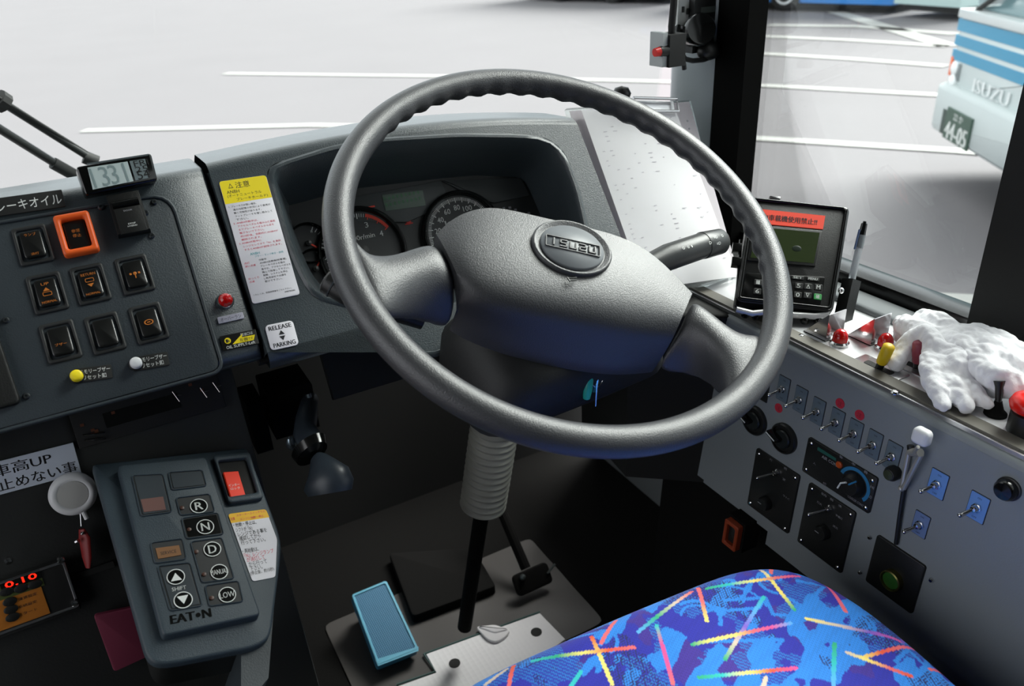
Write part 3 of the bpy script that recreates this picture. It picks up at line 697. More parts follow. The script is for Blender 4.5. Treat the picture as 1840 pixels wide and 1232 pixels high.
m=MB(); m.prism(quad((325,560),(440,545),(452,592),(338,612)),.0004,.0010); x,y=FG.uv(*gz(388,580)); m.ctext('SERVICE',x,y,.014,.0035,.0011,BLKM); m.mats=[AMB,BLKM]; m.mi=[0 if i<6 else 1 for i in range(len(m.mi))]; m.build('service_light',None,body_,0)
def badge(c,s_,r=44,w_=.0065,h=.0055,z=.0006,kind=None):
    x,y=FG.uv(*gz(*c)); R_=r/2.725/1431*.0+ (FG.uv(*gz(c[0]+r,c[1]))[0]-x)
    m=MB(); m.prism(circ(R_,32,x,y),z,z+.0007,mat=BLKG); m.frame(circ(R_,32,x,y),circ(R_*.90,32,x,y),z+.0007,z+.0009,mat=WINK)
    if kind: k=kind*R_*.5; m.add([(x-R_*.6,y-k,z+.001),(x+R_*.6,y-k,z+.001),(x,y+k,z+.001)],[(0,1,2) if kind>0 else (2,1,0)],WINK)
    else: m.ctext(s_,x,y,w_,h,z+.001,WINK,bold=.00018 if len(s_)<2 else .00004)
    o=m.build('gear_button',None,body_,0); o['label']='round black button marked '+(s_ or ('with an up arrow' if kind>0 else 'with a down arrow'))
badge((537,354),'R',w_=.0075,h=.009); badge((568,457),'N',w_=.0078,h=.009,z=.0011); badge((603,565),'D',w_=.0075,h=.009); badge((637,676),'MANUAL',w_=.0160,h=.0052); badge((676,788),'LOW',w_=.0135,h=.0058)
badge((424,702),'',r=46,z=.0011,kind=1); badge((460,815),'',r=48,z=.0011,kind=-1)
m=MB(); x,y=FG.uv(*gz(440,757)); m.ctext('SHIFT',x,y,.0125,.0038,.0013,WINK,bold=.00005); m.build('shift_lettering',None,body_,0)
for c in ((455,362),(490,468),(525,577),(563,687),(600,803)):
    x,y=FG.uv(*gz(*c)); m=MB(); m.lathe([(.0021,.0004),(.0021,.0014),(.001,.0018),(0,.0018)],12,T=Matrix.Translation(Vector((x,y,0)))); m.build('indicator_lamp',mat('dim_brown_lamp',(72,44,34),.4) if c[0]==455 else bpy.data.materials['dim_brown_lamp'],body_)
m=MB(); x,y=FG.uv(*gz(402,930)); m.text('EAT',x,y,.0205,.0085,.00025,BLKG,bold=.0006,rot=-.02); m.prism(circ(.0022,12,x+.0238,y+.0036),.0001,.0004,mat=BLKG); m.text('N',x+.0275,y-.0006,.0072,.0085,.00025,BLKG,bold=.0006,rot=-.02); m.build('maker_lettering',None,body_,0)
# interlock switch on the plate
z2=-.012
def quad2(*q,h=z2): return [FG.uv(*gz(*a),h) for a in q]
P=fillet(ccw(quad2((602,118),(782,100),(850,325),(680,350))),.004,4); Pi=fillet(ccw(quad2((627,142),(768,128),(822,298),(678,320))),.003,4)
m=MB(); m.frame(P,Pi,z2,z2+.006,.001); o=m.build('interlock_frame',GP,GS,50)
m=MB(); m.prism(Pi,z2,z2+.0008); m.build('interlock_well',BLKM,GS,0)
m=MB(); m.prism(quad2((655,195),(728,190),(765,312),(692,320)),z2+.0008,z2+.004,.0006,mat=mat('interlock_red',(225,55,30),.4,emit=(225,55,30),es=.12)); x,y=FG.uv(*gz(708,262),z2); m.ctext('インター',x,y+.001,.0115,.0034,z2+.0042,WINK); m.ctext('ロック',x+.0005,y-.0035,.0095,.0032,z2+.0042,WINK); m.build('interlock_switch',None,GS,0)
# sticker on the plate
FGp=FG.off(0,0,z2)
P=[FGp.uv(*gz(*q)) for q in ((680,392),(865,368),(920,515),(912,700),(800,722))]
t=thing('starting_sticker','white sticker with a yellow strip on the right side of the gear selector plate','sticker',FGp)
m=MB(); m.prism(fillet(P,.003,3),.0002,.0008,mat=LABW); m.build('sticker_sheet',None,t)
P2=[FGp.uv(*gz(*q)) for q in ((680,392),(865,368),(882,408),(695,437))]
m=MB(); m.prism(fillet(P2,[.003,.003,.0001,.0001],3),.0008,.0009,mat=mat('amber_print',(245,190,25),.5)); m.build('yellow_heading',None,t)
m=MB(); 
def gl(q0,q1,s_,h,ik,z=.001):
    a=Vector(FGp.uv(*gz(*q0))); b=Vector(FGp.uv(*gz(*q1))); m.text(s_,a.x,a.y,(b-a).length,h,z,ik,rot=math.atan2((b-a).y,(b-a).x))
gl((692,425),(715,421),'注意',.0036,RINK,.0011); gl((722,406),(862,384),'スタータースイッチでの',.0028,RINK,.0011); gl((740,424),(855,406),'エンジン始動・停止',.0028,RINK,.0011)
for q0,q1,s_,ik in (((708,458),(820,441),'・始動・停止は、',KINK),((720,482),(800,470),'シフトが「N」',KINK),((730,504),(872,480),'レンジである事を',KINK),((738,524),(840,506),'確認してから',KINK),((745,545),(865,526),'行って下さい。',KINK),((752,586),(832,573),'・再始動は、',KINK),((762,608),(905,582),'「N」レンジランプ',RINK),((774,628),(862,612),'が消灯して',RINK),((783,650),(872,633),'から行って',KINK),((790,672),(850,660),'下さい。',KINK),((792,696),(908,672),'(停止後、約15秒)',KINK)):
    gl(q0,q1,s_,.0052,ik)
m.build('lettering',None,t,0)
# ------------------------------------------------------------------ lower left: radio, labels, reel, fare unit
UN = thing('lower_dash_panel','dark lower dash panel under the rocker switches','dash panel',Frame((0,0,0),(1,0,0),(0,1,0)))
FP = Frame((-.2,.845,-.42),(1,0,0),(0,.30,.954))
cx0=FP.uv(0,905)
m=MB(); m.box(-.9,FP.uv(447,770)[0],-.62,.035,-.05,-.002,.004,T=FP.m); m.build('lower_face',mat('lower_face_black',(32,34,33),.6,bump=.2),UN)
m=MB(); m.box(-.9,.12,-.175,-.168,-.002,.002,T=FP.m); m.build('face_seam',BLKM,UN)
def onP(q,h=0): return FP.uv(*q,h)
Frd=FP.at(270,735,.001)
t=thing('audio_player','black in-dash audio unit with dim orange symbols under the switch panel','radio',Frd)
m=MB(); m.box(-.075,.075,-.020,.026,0,.004,.002); m.build('audio_body',BLKM,t)
m=MB(); m.box(-.045,.03,-.006,.010,.004,.0045); m.build('audio_display',BLKG,t)
m=MB()
for x,y in ((-.066,.004),(-.058,-.004),(-.055,-.006),(-.035,.008),(.045,.015),(.055,.006)): m.box(x-.0018,x+.0018,y-.0015,y+.0015,.004,.0046)
m.build('audio_symbol',mat('dim_orange_print',(95,48,18),.6),t)
for x in (-.058,):
    m=MB(); m.tube([(x-.010,-.006,.006),(x+.010,-.010,.006)],.0012,8); m.tube([(x-.010,-.012,.006),(x+.010,-.016,.006)],.0012,8); m.build('audio_trim',CHR,t)
for x,y in ((.028,.006),(.056,.002),(.070,.004)):
    m=MB(); m.tube([(x-.002,y+.007,.005),(x+.002,y-.005,.008)],.0006,6); m.tube([(x-.001,y+.002,.006),(x+.006,y+.001,.006)],.0005,6); m.build('audio_knob_mark',CHR,t)
tape('height_label',[(-120,858),(132,794),(146,850),(-106,915)],[('車高UP',.40,.10,.42,.36,None),('は止めない事',.30,.56,.68,.36,None)],mat('pale_blue_label',(205,212,225),.5),KINK,'long white label with two lines of black Japanese text on the dark lower panel',fr=FP,r=.0005,bold=.0002)
# badge reel
Fr_=FP.at(131,887,.010); t=thing('badge_reel','round white retractable reel with a thin red strap hanging below the long white label','reel',Fr_)
m=MB(); m.lathe([(.0205,-.006),(.0225,-.003),(.0225,.001),(.019,.0045),(.0155,.0045),(.0145,.0035),(0,.0038)],48); m.build('reel_case',WHT,t,60)
m=MB(); m.lathe([(.0143,.003),(.0143,.0042),(0,.0044)],40); m.build('reel_disc',mat('reel_grey',(185,185,182),.5),t)
m=MB(); m.tube([(.004,-.021,0),(.005,-.030,0)],.0025,10); m.build('reel_nozzle',WHT,t)
def rl(q,h=.0): x,y=Fr_.uv(*q,h); return (x,y,h)
m=MB(); m.tube([rl((144,916)),rl((146,945))],.0006,8); m.build('cord',CHR,t)
m=MB(); m.tube([rl((147,950),.001),rl((152,965),.001),rl((156,1000),.002),rl((158,1020),.002)],[.004,.0075,.0062,.003],14,flat=.4); m.build('strap_tab',mat('dark_red_strap',(130,22,22),.5),t)
m=MB(); m.tube([rl((137,973),.004),rl((141,971),.006)],.0022,8); m.ball(rl((148,958),.006),.002,8); m.build('clip',CHR,t)
a=onP((205,1150),.03); 
m=MB(); m.prism(fillet([FP.uv(*q,.012) for q in ((168,1105),(262,1085),(268,1178),(205,1207))],.004),.008,.013,.0015)
solo(m,'maroon_pouch',mat('maroon_cloth',(112,34,60),.8),'dark maroon cloth tag hanging in shadow left of the gear selector','pouch',FP)
# fare unit with red digits
Ff=FP.at(58,1070,.002); t=thing('fare_control_unit','control box with red digits and an orange key panel at the lower left','control unit',Ff)
a=Ff.uv(-40,1028,.01); b=Ff.uv(122,1004,.01); c=Ff.uv(142,1085,.01); 
ang=0
x0,y1=a; x1,_=b; y0=Ff.uv(30,1130,.01)[1]; x1=c[0]
m=MB(); m.box(x0-.05,x1,y0-.004,b[1],0,.009,.002); m.build('unit_body',BLKM,t)
m=MB(); m.frame(rrect(x1-x0+.05,b[1]-y0,.003,3,(x0-.05+x1)/2,(y0+b[1])/2),rrect(x1-x0+.045,b[1]-y0-.005,.002,3,(x0-.05+x1)/2,(y0+b[1])/2),.009,.0105,.0004); m.build('steel_rim',STEEL,t)
gx0=x0-.03; g1=Ff.uv(72,1022,.01); g2=Ff.uv(78,1052,.01); g3=Ff.uv(88,1095,.01)
m=MB(); m.box(gx0,g2[0]+.001,g2[1],g1[1],.009,.0100); m.build('green_panel',mat('olive_panel',(78,88,40),.5),t)
m=MB(); m.box(gx0,g3[0],g3[1]-.004,g2[1],.009,.0100); m.build('orange_panel',mat('orange_panel',(172,104,28),.5),t)
m=MB(); dx=Ff.uv(5,1040,.01)[0]; dy=(g1[1]+g2[1])/2+.002; dw=Ff.uv(65,1030,.01)[0]-dx
m.box(dx-.004,dx+dw+.004,dy-.0022,dy+.0075,.0100,.0105); m.build('digit_window',BLKG,t)
m=MB(); m.text('0.10',dx,dy-.0005,dw,.006,.0107,mat('red_digits',(255,40,20),.4,emit=(255,40,20),es=1.2),bold=.0002); m.build('red_digits',None,t,0)
for q,g in (((12,1062),'k'),((38,1056),'k'),((63,1049),'k'),((18,1080),'o'),((20,1094),'o'),((23,1108),'o')):
    x,y=Ff.uv(*q,.01); m=MB(); m.prism([(x+.0065*math.cos(2*math.pi*k/20),y+.0045*math.sin(2*math.pi*k/20)) for k in range(20)],.010,.012,.0008); m.build('unit_key',BLK,t)
m=MB()
for k,s_ in enumerate(('運賃設定','系統設定','スタート')): x,y=Ff.uv(50,1071+k*14,.01); m.ctext(s_,x,y,.017,.0032,.0102,KINK)
m.build('key_lettering',None,t,0)
for q in ((110,1006),(134,1083),(15,1008)):
    x,y=Ff.uv(*q,.012); m=MB(); m.lathe([(.0042,.009),(.0042,.011),(.003,.013),(0,.0135)],16,T=Matrix.Translation(Vector((x,y,0)))); m.build('unit_screw',CHR,t)
# ------------------------------------------------------------------ side console
FC = Frame((.70,0,-.465),(0,-1,0),(.07,0,.9975))
SC_ = thing('side_console','grey painted side console under the steel shelf with rows of switches','console',FC)
cu=lambda *q: FC.uv(*q)
lo=FC.uv(1340,919)[1]; yb=[FC.uv(*q) for q in ((1226,830),(1340,919),(1407,1002),(1560,1110))]
xl=FC.uv(1180,780)[0]
m=MB(); m.prism([(-.80,-.012),(.35,-.012),(.35,lo),(-.80,lo)],-.03,0); m.build('console_face',CONS,SC_,0)
m=MB(); m.prism([(-.80,lo),(.35,lo),(.35,lo-.012),(-.80,lo-.012)],-.03,-.008); m.prism([(-.60,lo-.012),(.35,lo-.012),(.35,lo-.05),(-.60,lo-.05)],-.06,-.025); m.build('lower_ledge',CONS,SC_,0)
m=MB(); m.box(-.85,.35,-.655,lo-.03,-.18,-.05); m.build('lower_shade_box',BLKF,SC_,0)  # black box standing in for the darkness below the console
# rounded nose between face and shelf
rows=[]
for x in (-.80,.35): rows.append([(x,-.014,0),(x,-.008,-.0008),(x,-.004,-.004),(x,-.003,-.010)])
m=MB(); m.grid(rows); m.build('console_nose',CONS,SC_,180)
m=MB(); m.prism([(-.80,-.003),(.35,-.003),(.35,.004),(-.80,.004)],-.03,-.010); m.build('edge_groove',mat('groove_grey',(95,92,84),.5),SC_,0)
SH=thing('steel_shelf','brushed stainless steel shelf along the side window carrying lamps, levers and gloves','shelf',Frame((0,0,-.465),(1,0,0),(0,1,0)))
m=MB(); m.box(.708,.842,-.36,.80,-.02,0,.001); m.build('steel_plate',mat('shelf_steel',(232,233,235),.38,.65,bump=.12,bscale=60),SH)
m=MB(); m.box(.7062,.7085,-.36,.80,-.012,.0008,.0004); m.build('front_lip',STEEL,SH)
m=MB(); m.prism([(.842,-.36),(.885,-.36),(.885,.80),(.842,.80)],-.04,.008,.006); m.build('rear_rail',mat('rail_grey',(110,114,116),.4),SH,50)
for q in ((1608,706),(1440,605),(1400,560)):
    x,y=(lambda p:(p[0],p[1]))(Frame((0,0,-.465),(1,0,0),(0,1,0)).uv(*q)); m=MB(); m.lathe([(.0045,0),(.0045,.001),(.003,.003),(0,.0035)],16,T=Matrix.Translation(Vector((x,y,0)))); m.build('shelf_screw',CHR,SH)
# front corner ledge left of the monitor
m=MB(); q=[(1180,556),(1330,500),(1345,560),(1300,600)]
FS=Frame((0,0,-.465),(1,0,0),(0,1,0))
m.prism([(.60,.79),(.62,.94),(.89,.94),(.89,.79),(.708,.70)],-.28,-.004,.006); m.build('corner_block',BLKM,SH,50)
# toggles on plates
PLT=mat('toggle_plate_grey',(98,112,122),.35); PLTB=mat('toggle_plate_blue',(105,150,215),.4)
c8=lambda x,y:(1300+x/3.85,640+y/3.85)
def toggle(c, lab, pm=PLT, grp='chrome toggle switches in a row along the side console', w_=.0175, h_=.033, out=None, cap=.0032):
    F_=FC.at(*c); t=thing('toggle_switch',lab,'switch',F_,grp)
    m=MB(); m.prism(rrect(w_+.0012,h_+.0012,.0012,2),-.0002,.0005,mat=KINK); m.prism(rrect(w_,h_,.001,2),0,.0012,.0003,mat=pm); m.ctext('ON',0,h_*.36,.004,.002,.0013,KINK); m.ctext('OFF',0,-h_*.38,.005,.002,.0013,KINK); m.build('switch_plate',None,t,0)
    m=MB(); m.prism(circ(.0052,6),.001,.0035,.0005); m.lathe([(.0036,.003),(.0036,.007),(.0028,.0085),(0,.009)],20); m.build('collar_nut',CHR,t)
    m=MB(); d=Vector(out or (-.005,-.0065,.018)); m.tube([(0,0,.007),d*.75,d],[.0013,.0022,.0026],12); m.ball(d,.0027,10); m.build('toggle_lever',CHR,t,60)
    return t
tp=[(415,225),(533,300),(655,380),(785,455),(910,533),(1042,610),(1172,690)]
nm=['nearest the steering wheel rim','second from the wheel rim','third from the wheel rim','fourth from the rim, under the left red dot','fifth from the rim, under the right red dot','sixth from the wheel rim','last one before the round indicator']
for q,n_ in zip(tp,nm): toggle(c8(*q),'chrome toggle switch on grey plate, '+n_)
toggle((1372,698),'chrome toggle switch on a dark plate half hidden by the wheel rim',BLK)
c9=lambda x,y:(1540+x/3.4225,740+y/3.4225)
toggle(c9(497,442),'chrome toggle switch on a blue plate, highest of the three beside the latch handle',PLTB,'toggle switches on blue plates',h_=.030,w_=.019)
toggle(c9(742,585),'chrome toggle switch on a blue plate, rightmost of the three, below the black knob',PLTB,'toggle switches on blue plates',h_=.030,w_=.019)
toggle(c9(392,690),'chrome toggle switch on a darker blue plate, lowest of the three blue ones',mat('toggle_plate_navy',(104,126,168),.4),'toggle switches on blue plates',h_=.028,w_=.017)
for q,lb in (((383,357),'round red sticker under the first toggle switch'),((808,325),'left of the two round red stickers above the toggle row'),((943,405),'right of the two round red stickers above the toggle row')):
    F_=FC.at(*c8(*q)); m=MB(); m.prism(circ(.0062,24),0,.0006,mat=mat('red_sticker',(190,40,60),.5) if 'red_sticker' not in bpy.data.materials else bpy.data.materials['red_sticker']); m.ctext('注',0,0,.006,.006,.0007,mat('red_sticker_ink',(120,30,40),.6) if 'red_sticker_ink' not in bpy.data.materials else bpy.data.materials['red_sticker_ink'])
    solo(m,'round_sticker',None,lb,'sticker',F_,'round red stickers on the console',0)
# round vents / knobs
for q,lb in (((222,440),'round black rotary control partly behind the wheel rim'),((425,565),'round black rotary control with a pale pointer, lower right of the other')):
    F_=FC.at(*c8(*q)); t=thing('rotary_control',lb,'dial',F_,'round black rotary controls on the console')
    m=MB(); m.lathe([(.0205,0),(.0205,.004),(.019,.006),(.0175,.006),(.017,.0035),(0,.0035)],40); m.build('bezel',BLK,t)
    m=MB(); m.lathe([(.0125,.003),(.0125,.006),(.011,.0075),(0,.0075)],32); m.build('dial_disc',mat('rotary_dark',(30,34,34),.3) if 'rotary_dark' not in bpy.data.materials else bpy.data.materials['rotary_dark'],t)
    m=MB(); m.prism(rrect(.020,.006,.002,3),.006,.018,.0015,T=Matrix.Rotation(math.radians(-20),4,'Z')@Matrix.Translation(Vector((-.008,0,0)))); k=m.build('grip_bar',BLKG,t)
    m=MB(); m.box(-.017,-.001,-.0008,.0008,.018,.0184,T=Matrix.Rotation(math.radians(-20),4,'Z')); m.build('pointer_line',WINK,k)
# black instrument plates
def plate(name,lab,corners,cat='control panel',mt=BLK,scr=True):
    P=[FC.uv(*q) for q in corners]; cx=sum(p[0] for p in P)/4; cy=sum(p[1] for p in P)/4
    W=(abs(P[1][0]-P[0][0])+abs(P[2][0]-P[3][0]))/2; H=(abs(P[3][1]-P[0][1])+abs(P[2][1]-P[1][1]))/2
    F_=FC.off(cx,cy); t=thing(name,lab,cat,F_)
    m=MB(); m.prism(rrect(W,H,.003,3),0,.003,.0008); m.build('face_plate',mt,t,50)
    if scr:
        for sx_ in (-1,1):
            for sy_ in (-1,1):
                T_=Matrix.Translation(Vector((sx_*(W/2-.006),sy_*(H/2-.006),0))); m=MB(); m.lathe([(.0026,.003),(.0026,.0042),(.0015,.005),(0,.005)],14,T=T_); m.build('corner_screw',CHR,t)
    return t,F_,W,H
t,F_,W,H=plate('heater_control','wide black heater control plate with a blue arc dial and orange lamp',[c8(603,548),c8(1082,850),c8(1010,1095),c8(550,775)])
L_=lambda q,h=.003:F_.uv(*c8(*q),h)
x,y=L_((905,885)); r=.0215
ARC=mat('arc_blue',(40,118,165),.5)
m=MB(); P=[math.radians(165-k*205/30) for k in range(31)]; m.grid([[(x+math.cos(a)*r,y+math.sin(a)*r,.0033) for a in P],[(x+math.cos(a)*r*.80,y+math.sin(a)*r*.80,.0033) for a in P]],ARC); m.build('blue_arc',None,t,0)
m=MB(); m.lathe([(r*.72,.003),(r*.72,.006),(r*.55,.012),(r*.5,.013),(0,.013)],32,T=Matrix.Translation(Vector((x,y,0)))); k=m.build('heater_knob',BLK,t)
m=MB(); m.tube([(x-r*.60,y-r*.45,.0135),(x-r*.48,y-r*.05,.0138),(x-r*.15,y+r*.2,.0138)],.0011,8,mat=WINK); m.tube([(x,y+r*.15,.0135),(x+r*.35,y+r*.55,.012)],.0011,8,mat=ARC); m.build('knob_pointer',None,k)
x,y=L_((805,748)); m=MB(); m.lathe([(.0042,.003),(.0042,.005),(.003,.006),(0,.006)],20,T=Matrix.Translation(Vector((x,y,0)))); m.build('pilot_lamp',mat('orange_lamp',(190,80,30),.3),t)
m=MB(); m.prism([L_(q) for q in ((655,625),(780,705),(780,725),(650,648))],.003,.0034,mat=mat('green_print',(25,85,75),.5)); m.text('AIR CON',L_((680,700))[0],L_((680,700))[1],.022,.004,.0034,GREYI)
for q,s_ in (((815,695),'強'),((900,745),'中'),((985,800),'弱'),((1030,905),'HI'),((1015,970),'LO'),((700,880),'切'),((630,740),'入')): x,y=L_(q); m.ctext(s_,x,y,.0045,.0035,.0033,GREYI)
x,y=L_((930,1010)); m.ctext('COOLER CONTROL',x,y,.028,.003,.0033,GREYI); m.build('plate_lettering',None,t,0)
def tplate(corners,lab,lever,texts,knobs):
    t,F_,W,H=plate('cabin_light_panel',lab,corners)
    L_=lambda q,h=.003:F_.uv(*c8(*q),h)
    x,y=L_(lever); m=MB(); m.lathe([(.0048,.003),(.0048,.005),(.0034,.006),(.0034,.009),(0,.010)],20,T=Matrix.Translation(Vector((x,y,0)))); m.tube([(x,y,.009),(x-.008,y-.006,.028)],[.0014,.0024],12); m.ball((x-.008,y-.006,.028),.0025,10); m.build('toggle_lever',CHR,t,60)
    m=MB()
    for q,s_ in texts: x,y=L_(q); m.ctext(s_,x,y,.0028*len(s_)+.002,.0032,.0033,GREYI)
    m.build('plate_lettering',None,t,0)
    for q in knobs:
        x,y=L_(q); T_=Matrix.Translation(Vector((x,y,0))); m=MB(); m.lathe([(.0095,.003),(.0095,.010),(.008,.0125),(0,.0125)],28,T=T_); k=m.build('rotary_knob',BLK,t); m=MB(); m.box(x-.007,x-.001,y-.0005,y+.0005,.0125,.0129); m.build('knob_line',GREYI,k)
tplate([c8(240,625),c8(540,830),c8(455,1215),c8(170,1025)],'black toggle panel nearest the footwell, left of the other black toggle panel',(370,800),[((330,715),'灯'),((430,775),'前'),((420,850),'室'),((435,975),'ワイパ')],[(300,1010)])
tplate([c8(600,865),c8(930,1080),(1513,1028),(1435,972)],'black toggle panel directly below the heater control plate',(735,1050),[((695,955),'室内'),((750,990),'前'),((808,1035),'後'),((665,1015),'灯火'),((800,1110),'予備灯'),((775,1180),'減光')],[(700,1210)])
# small black bulb + black cap knob
F_=FC.at(*c8(1190,800)); t=thing('indicator_bulb','small dark green round indicator beside the last toggle switch','indicator',F_); m=MB(); m.lathe([(.0085,0),(.0085,.008),(.0065,.012),(.005,.0125)],28); m.build('indicator_body',BLK,t); m=MB(); m.lathe([(.0056,.010),(.0056,.0128),(0,.0135)],24); m.build('indicator_lens',mat('olive_lens',(60,66,48),.25),t)
F_=FC.at(*c9(935,470)); t=thing('cap_knob','round black cap knob near the top right end of the side console','knob',F_); m=MB(); m.lathe([(.0105,0),(.0105,.008),(.0085,.011),(0,.012)],32); m.build('knob_body',BLKG,t); m=MB(); m.lathe([(.012,0),(.012,.002),(.0108,.0025)],32); m.build('knob_ring',BLK,t)
# latch handle with white knob and cable
F_=FC.at(*c9(350,300)); t=thing('release_lever','chrome latch lever with a white square knob and a black cable running down the console','lever',F_)
L_=lambda q,h:(*F_.uv(*c9(*q),h),h)
a=L_((388,155),.028); m=MB(); m.prism(rrect(.0185,.018,.005,4,a[0],a[1]),.022,.031,.004); m.build('white_knob',WHT,t,60)
m=MB(); m.tube([L_((375,215),.024),L_((345,250),.018)],.002,10); m.tube([L_((325,210),.006),L_((275,470),.008)],.0026,10); m.tube([L_((395,260),.014),L_((285,470),.010)],.0028,10); m.tube([L_((328,245),.012),L_((390,250),.016)],.0045,12); m.ball(L_((272,470),.010),.0035,10); m.build('latch_arm',mat('latch_steel',(180,178,170),.35,.5),t)
m=MB(); m.tube([L_((328,205),.012),L_((330,232),.012)],.0036,10); m.build('latch_pin',BLK,t)
m=MB(); m.tube([L_((288,470),.005),L_((265,620),.004),L_((240,810),.003)],.0024,8); m.build('cable',BLK,t)
# socket panel
P=[(140,760),(432,945),(372,1130),(45,1050)]
t,F_,W,H=plate('socket_unit','black panel with a round green-lit socket low on the side console',[c9(140,755),c9(432,945),c9(352,1215),c9(45,1050)],scr=False)
x,y=F_.uv(*c9(235,1022)); m=MB(); m.lathe([(.0125,.003),(.0125,.010),(.0112,.011),(.0105,.009),(.0105,.006),(0,.006)],36,T=Matrix.Translation(Vector((x,y,0)))); k=m.build('socket_ring',mat('brass_dark',(110,105,60),.3,.8),t)
m=MB(); m.lathe([(.0098,.006),(.0098,.0085),(0,.009)],32,T=Matrix.Translation(Vector((x,y,0)))); m.build('green_lens',mat('green_lens',(50,100,40),.25),k)
for q in ((82,770),(22,985),(460,1032)):
    F_=FC.at(*c9(*q)); m=MB(); m.lathe([(.003,0),(.003,.0012),(.0018,.003),(0,.003)],14); o=m.build('console_screw',CHR,SC_); o.matrix_local=SC_.matrix_world.inverted()@F_.m if False else (FC.m.inverted()@F_.m)
# orange switch in the footwell below the console
F2=Frame((.665,0,-.76),(0,-1,0),(.07,0,.9975)); F_=F2.at(1320,958); t=thing('orange_guard_switch','dim orange framed switch low in the dark footwell beside the seat','switch',F_)
m=MB(); m.box(-.016,.016,-.024,.024,-.03,-.001); m.build('switch_housing',BLKF,t)
m=MB(); m.frame(rrect(.026,.042,.003),rrect(.015,.030,.002),0,.010,.0015); m.build('guard_frame',mat('shaded_orange',(150,58,24),.6),t); m=MB(); m.prism(rrect(.014,.028,.002),0,.004); m.build('rocker',BLK,t)  # frame orange darkened in its colour to stand in for footwell shade
# ------------------------------------------------------------------ monitor on the shelf
FM = Frame((.874,.839,-.374),(.728,-.682,-.076),(.587,.444,.677))
z5=lambda x,y:(1280+x/4.106,320+y/4.106)
FM = Frame(Vector((6.722,6.457,-2.879))*.1165,(.728,-.682,-.076),(.587,.444,.677))
MO=thing('control_monitor','black tilted monitor with a red message bar, on the shelf behind the wheel rim','monitor',FM)
mp=[FM.uv(*z5(*q)) for q in ((215,150),(340,145),(1018,212),(892,988),(185,925))]
mp=[FM.uv(*z5(*q)) for q in ((285,135),(1018,212),(892,988),(170,905))]
mo=fillet(mp,.008,4)
m=MB(); m.prism(mo,-.035,0,.003); m.build('monitor_case',BLK,MO,50)
Q=lambda *q:[FM.uv(*z5(*a)) for a in q]
mi=fillet(ccw(Q((300,175),(985,235),(870,950),(215,880))),.006,4)
m=MB(); m.frame(inset(ccw(mo),.002),inset(ccw(mo),.006),-.001,.003,.001); m.build('monitor_rim',BLKG,MO,50)
m=MB(); m.prism(Q((300,225),(832,280),(815,378),(285,330)),.0,.0012,mat=mat('red_bar',(205,62,42),.5,emit=(205,62,42),es=.35)); x,y=FM.uv(*z5(590,310)); m.ctext('運転中車載機使用禁止!!',x-.012,y,.086,.0088,.0015,KINK,bold=.0003); m.build('message_bar',None,MO,0)
m=MB(); m.prism(fillet(Q((310,345),(812,392),(760,655),(255,610)),.002),.0,.002,.0006); s_=m.build('screen_frame',BLK,MO)
m=MB(); m.prism(Q((330,365),(790,408),(745,632),(280,590)),.002,.0023); m.build('screen',mat('lcd_olive',(40,52,22),.25),s_)
m=MB(); x,y=FM.uv(*z5(620,525)); m.ball((x,y,.0023),.006,16,(1,.7,.05)); m.build('screen_mark',mat('lcd_dark',(24,36,26),.3),s_)
m=MB(); m.prism(fillet(Q((245,700),(830,730),(800,950),(215,890)),.003),0,.0010,.0004); kp_=m.build('keypad_panel',BLKG,MO)
for q,s_ in (((335,772),'1'),((330,838),'6'),((420,785),'2'),((415,850),'7'),((500,790),'3'),((495,858),'8'),((635,798),'5'),((628,865),'0'),((705,803),'△'),((700,868),'▽'),((780,808),'M'),((775,878),'■'),((628,738),'SET'),((740,748),'MENU')):
    x,y=FM.uv(*z5(*q)); m=MB(); g=s_=='■'; w_=.0095 if len(s_)<2 else .015
    m.prism(rrect(w_,.0080 if len(s_)<2 else .005,.001,2,x,y),.0008,.0022,.0004,mat=mat('green_key',(60,150,80),.4) if g else BLK)
    m.ctext('確' if g else s_,x,y,.0045 if len(s_)<2 else .011,.0055 if len(s_)<2 else .003,.0023,WINK,bold=.0001); m.build('key',None,kp_,0)
m=MB(); x,y=FM.uv(*z5(460,155)); m.box(x-.007,x+.007,y-.003,y+.003,-.004,.003,.001); m.tube([(x-.02,y+.003,-.01),(x+.03,y+.004,-.012)],.0012,8); m.build('top_catch',CHR,MO)
m=MB(); x,y=FM.uv(*z5(200,620)); 
for q in ((185,500),(180,605)): x,y=FM.uv(*z5(*q)); m.box(x-.006,x+.006,y-.006,y+.006,-.012,-.002,.001)
x,y=FM.uv(*z5(205,700)); m.tube([(*FM.uv(*z5(215,440)),-.006),(*FM.uv(*z5(180,930)),-.006)],.0022,10); m.build('side_hinge',BLKG,MO)
m=MB(); x,y=FM.uv(*z5(560,985)); Pm=[(*FM.uv(*z5(*q)),-.004) for q in ((180,960),(300,990),(420,975),(600,1000),(760,1010),(860,1000))]; m.tube(Pm,.0042,10); m.build('bottom_bracket',mat('crumpled_film',(190,190,192),.2,.3),MO)
m=MB()
for q in ((250,985),(330,1000),(520,1005),(690,1030),(790,1035),(850,1015)): x,y=FM.uv(*z5(*q)); m.ball((x,y,-.008),.006,10)
m.build('bracket_bolts',BLKG,MO)
inv=FM.m.inverted(); wpt=lambda p: inv@Vector(p)
m=MB(); a=FM.off((mp[0][0]+mp[1][0])/2,(mp[0][1]+mp[2][1])/2-.02,-.03).o; m.tube([wpt(a),wpt((a.x+.02,a.y+.03,-.462))],[.02,.028],16); m.build('monitor_foot',BLKM,MO)
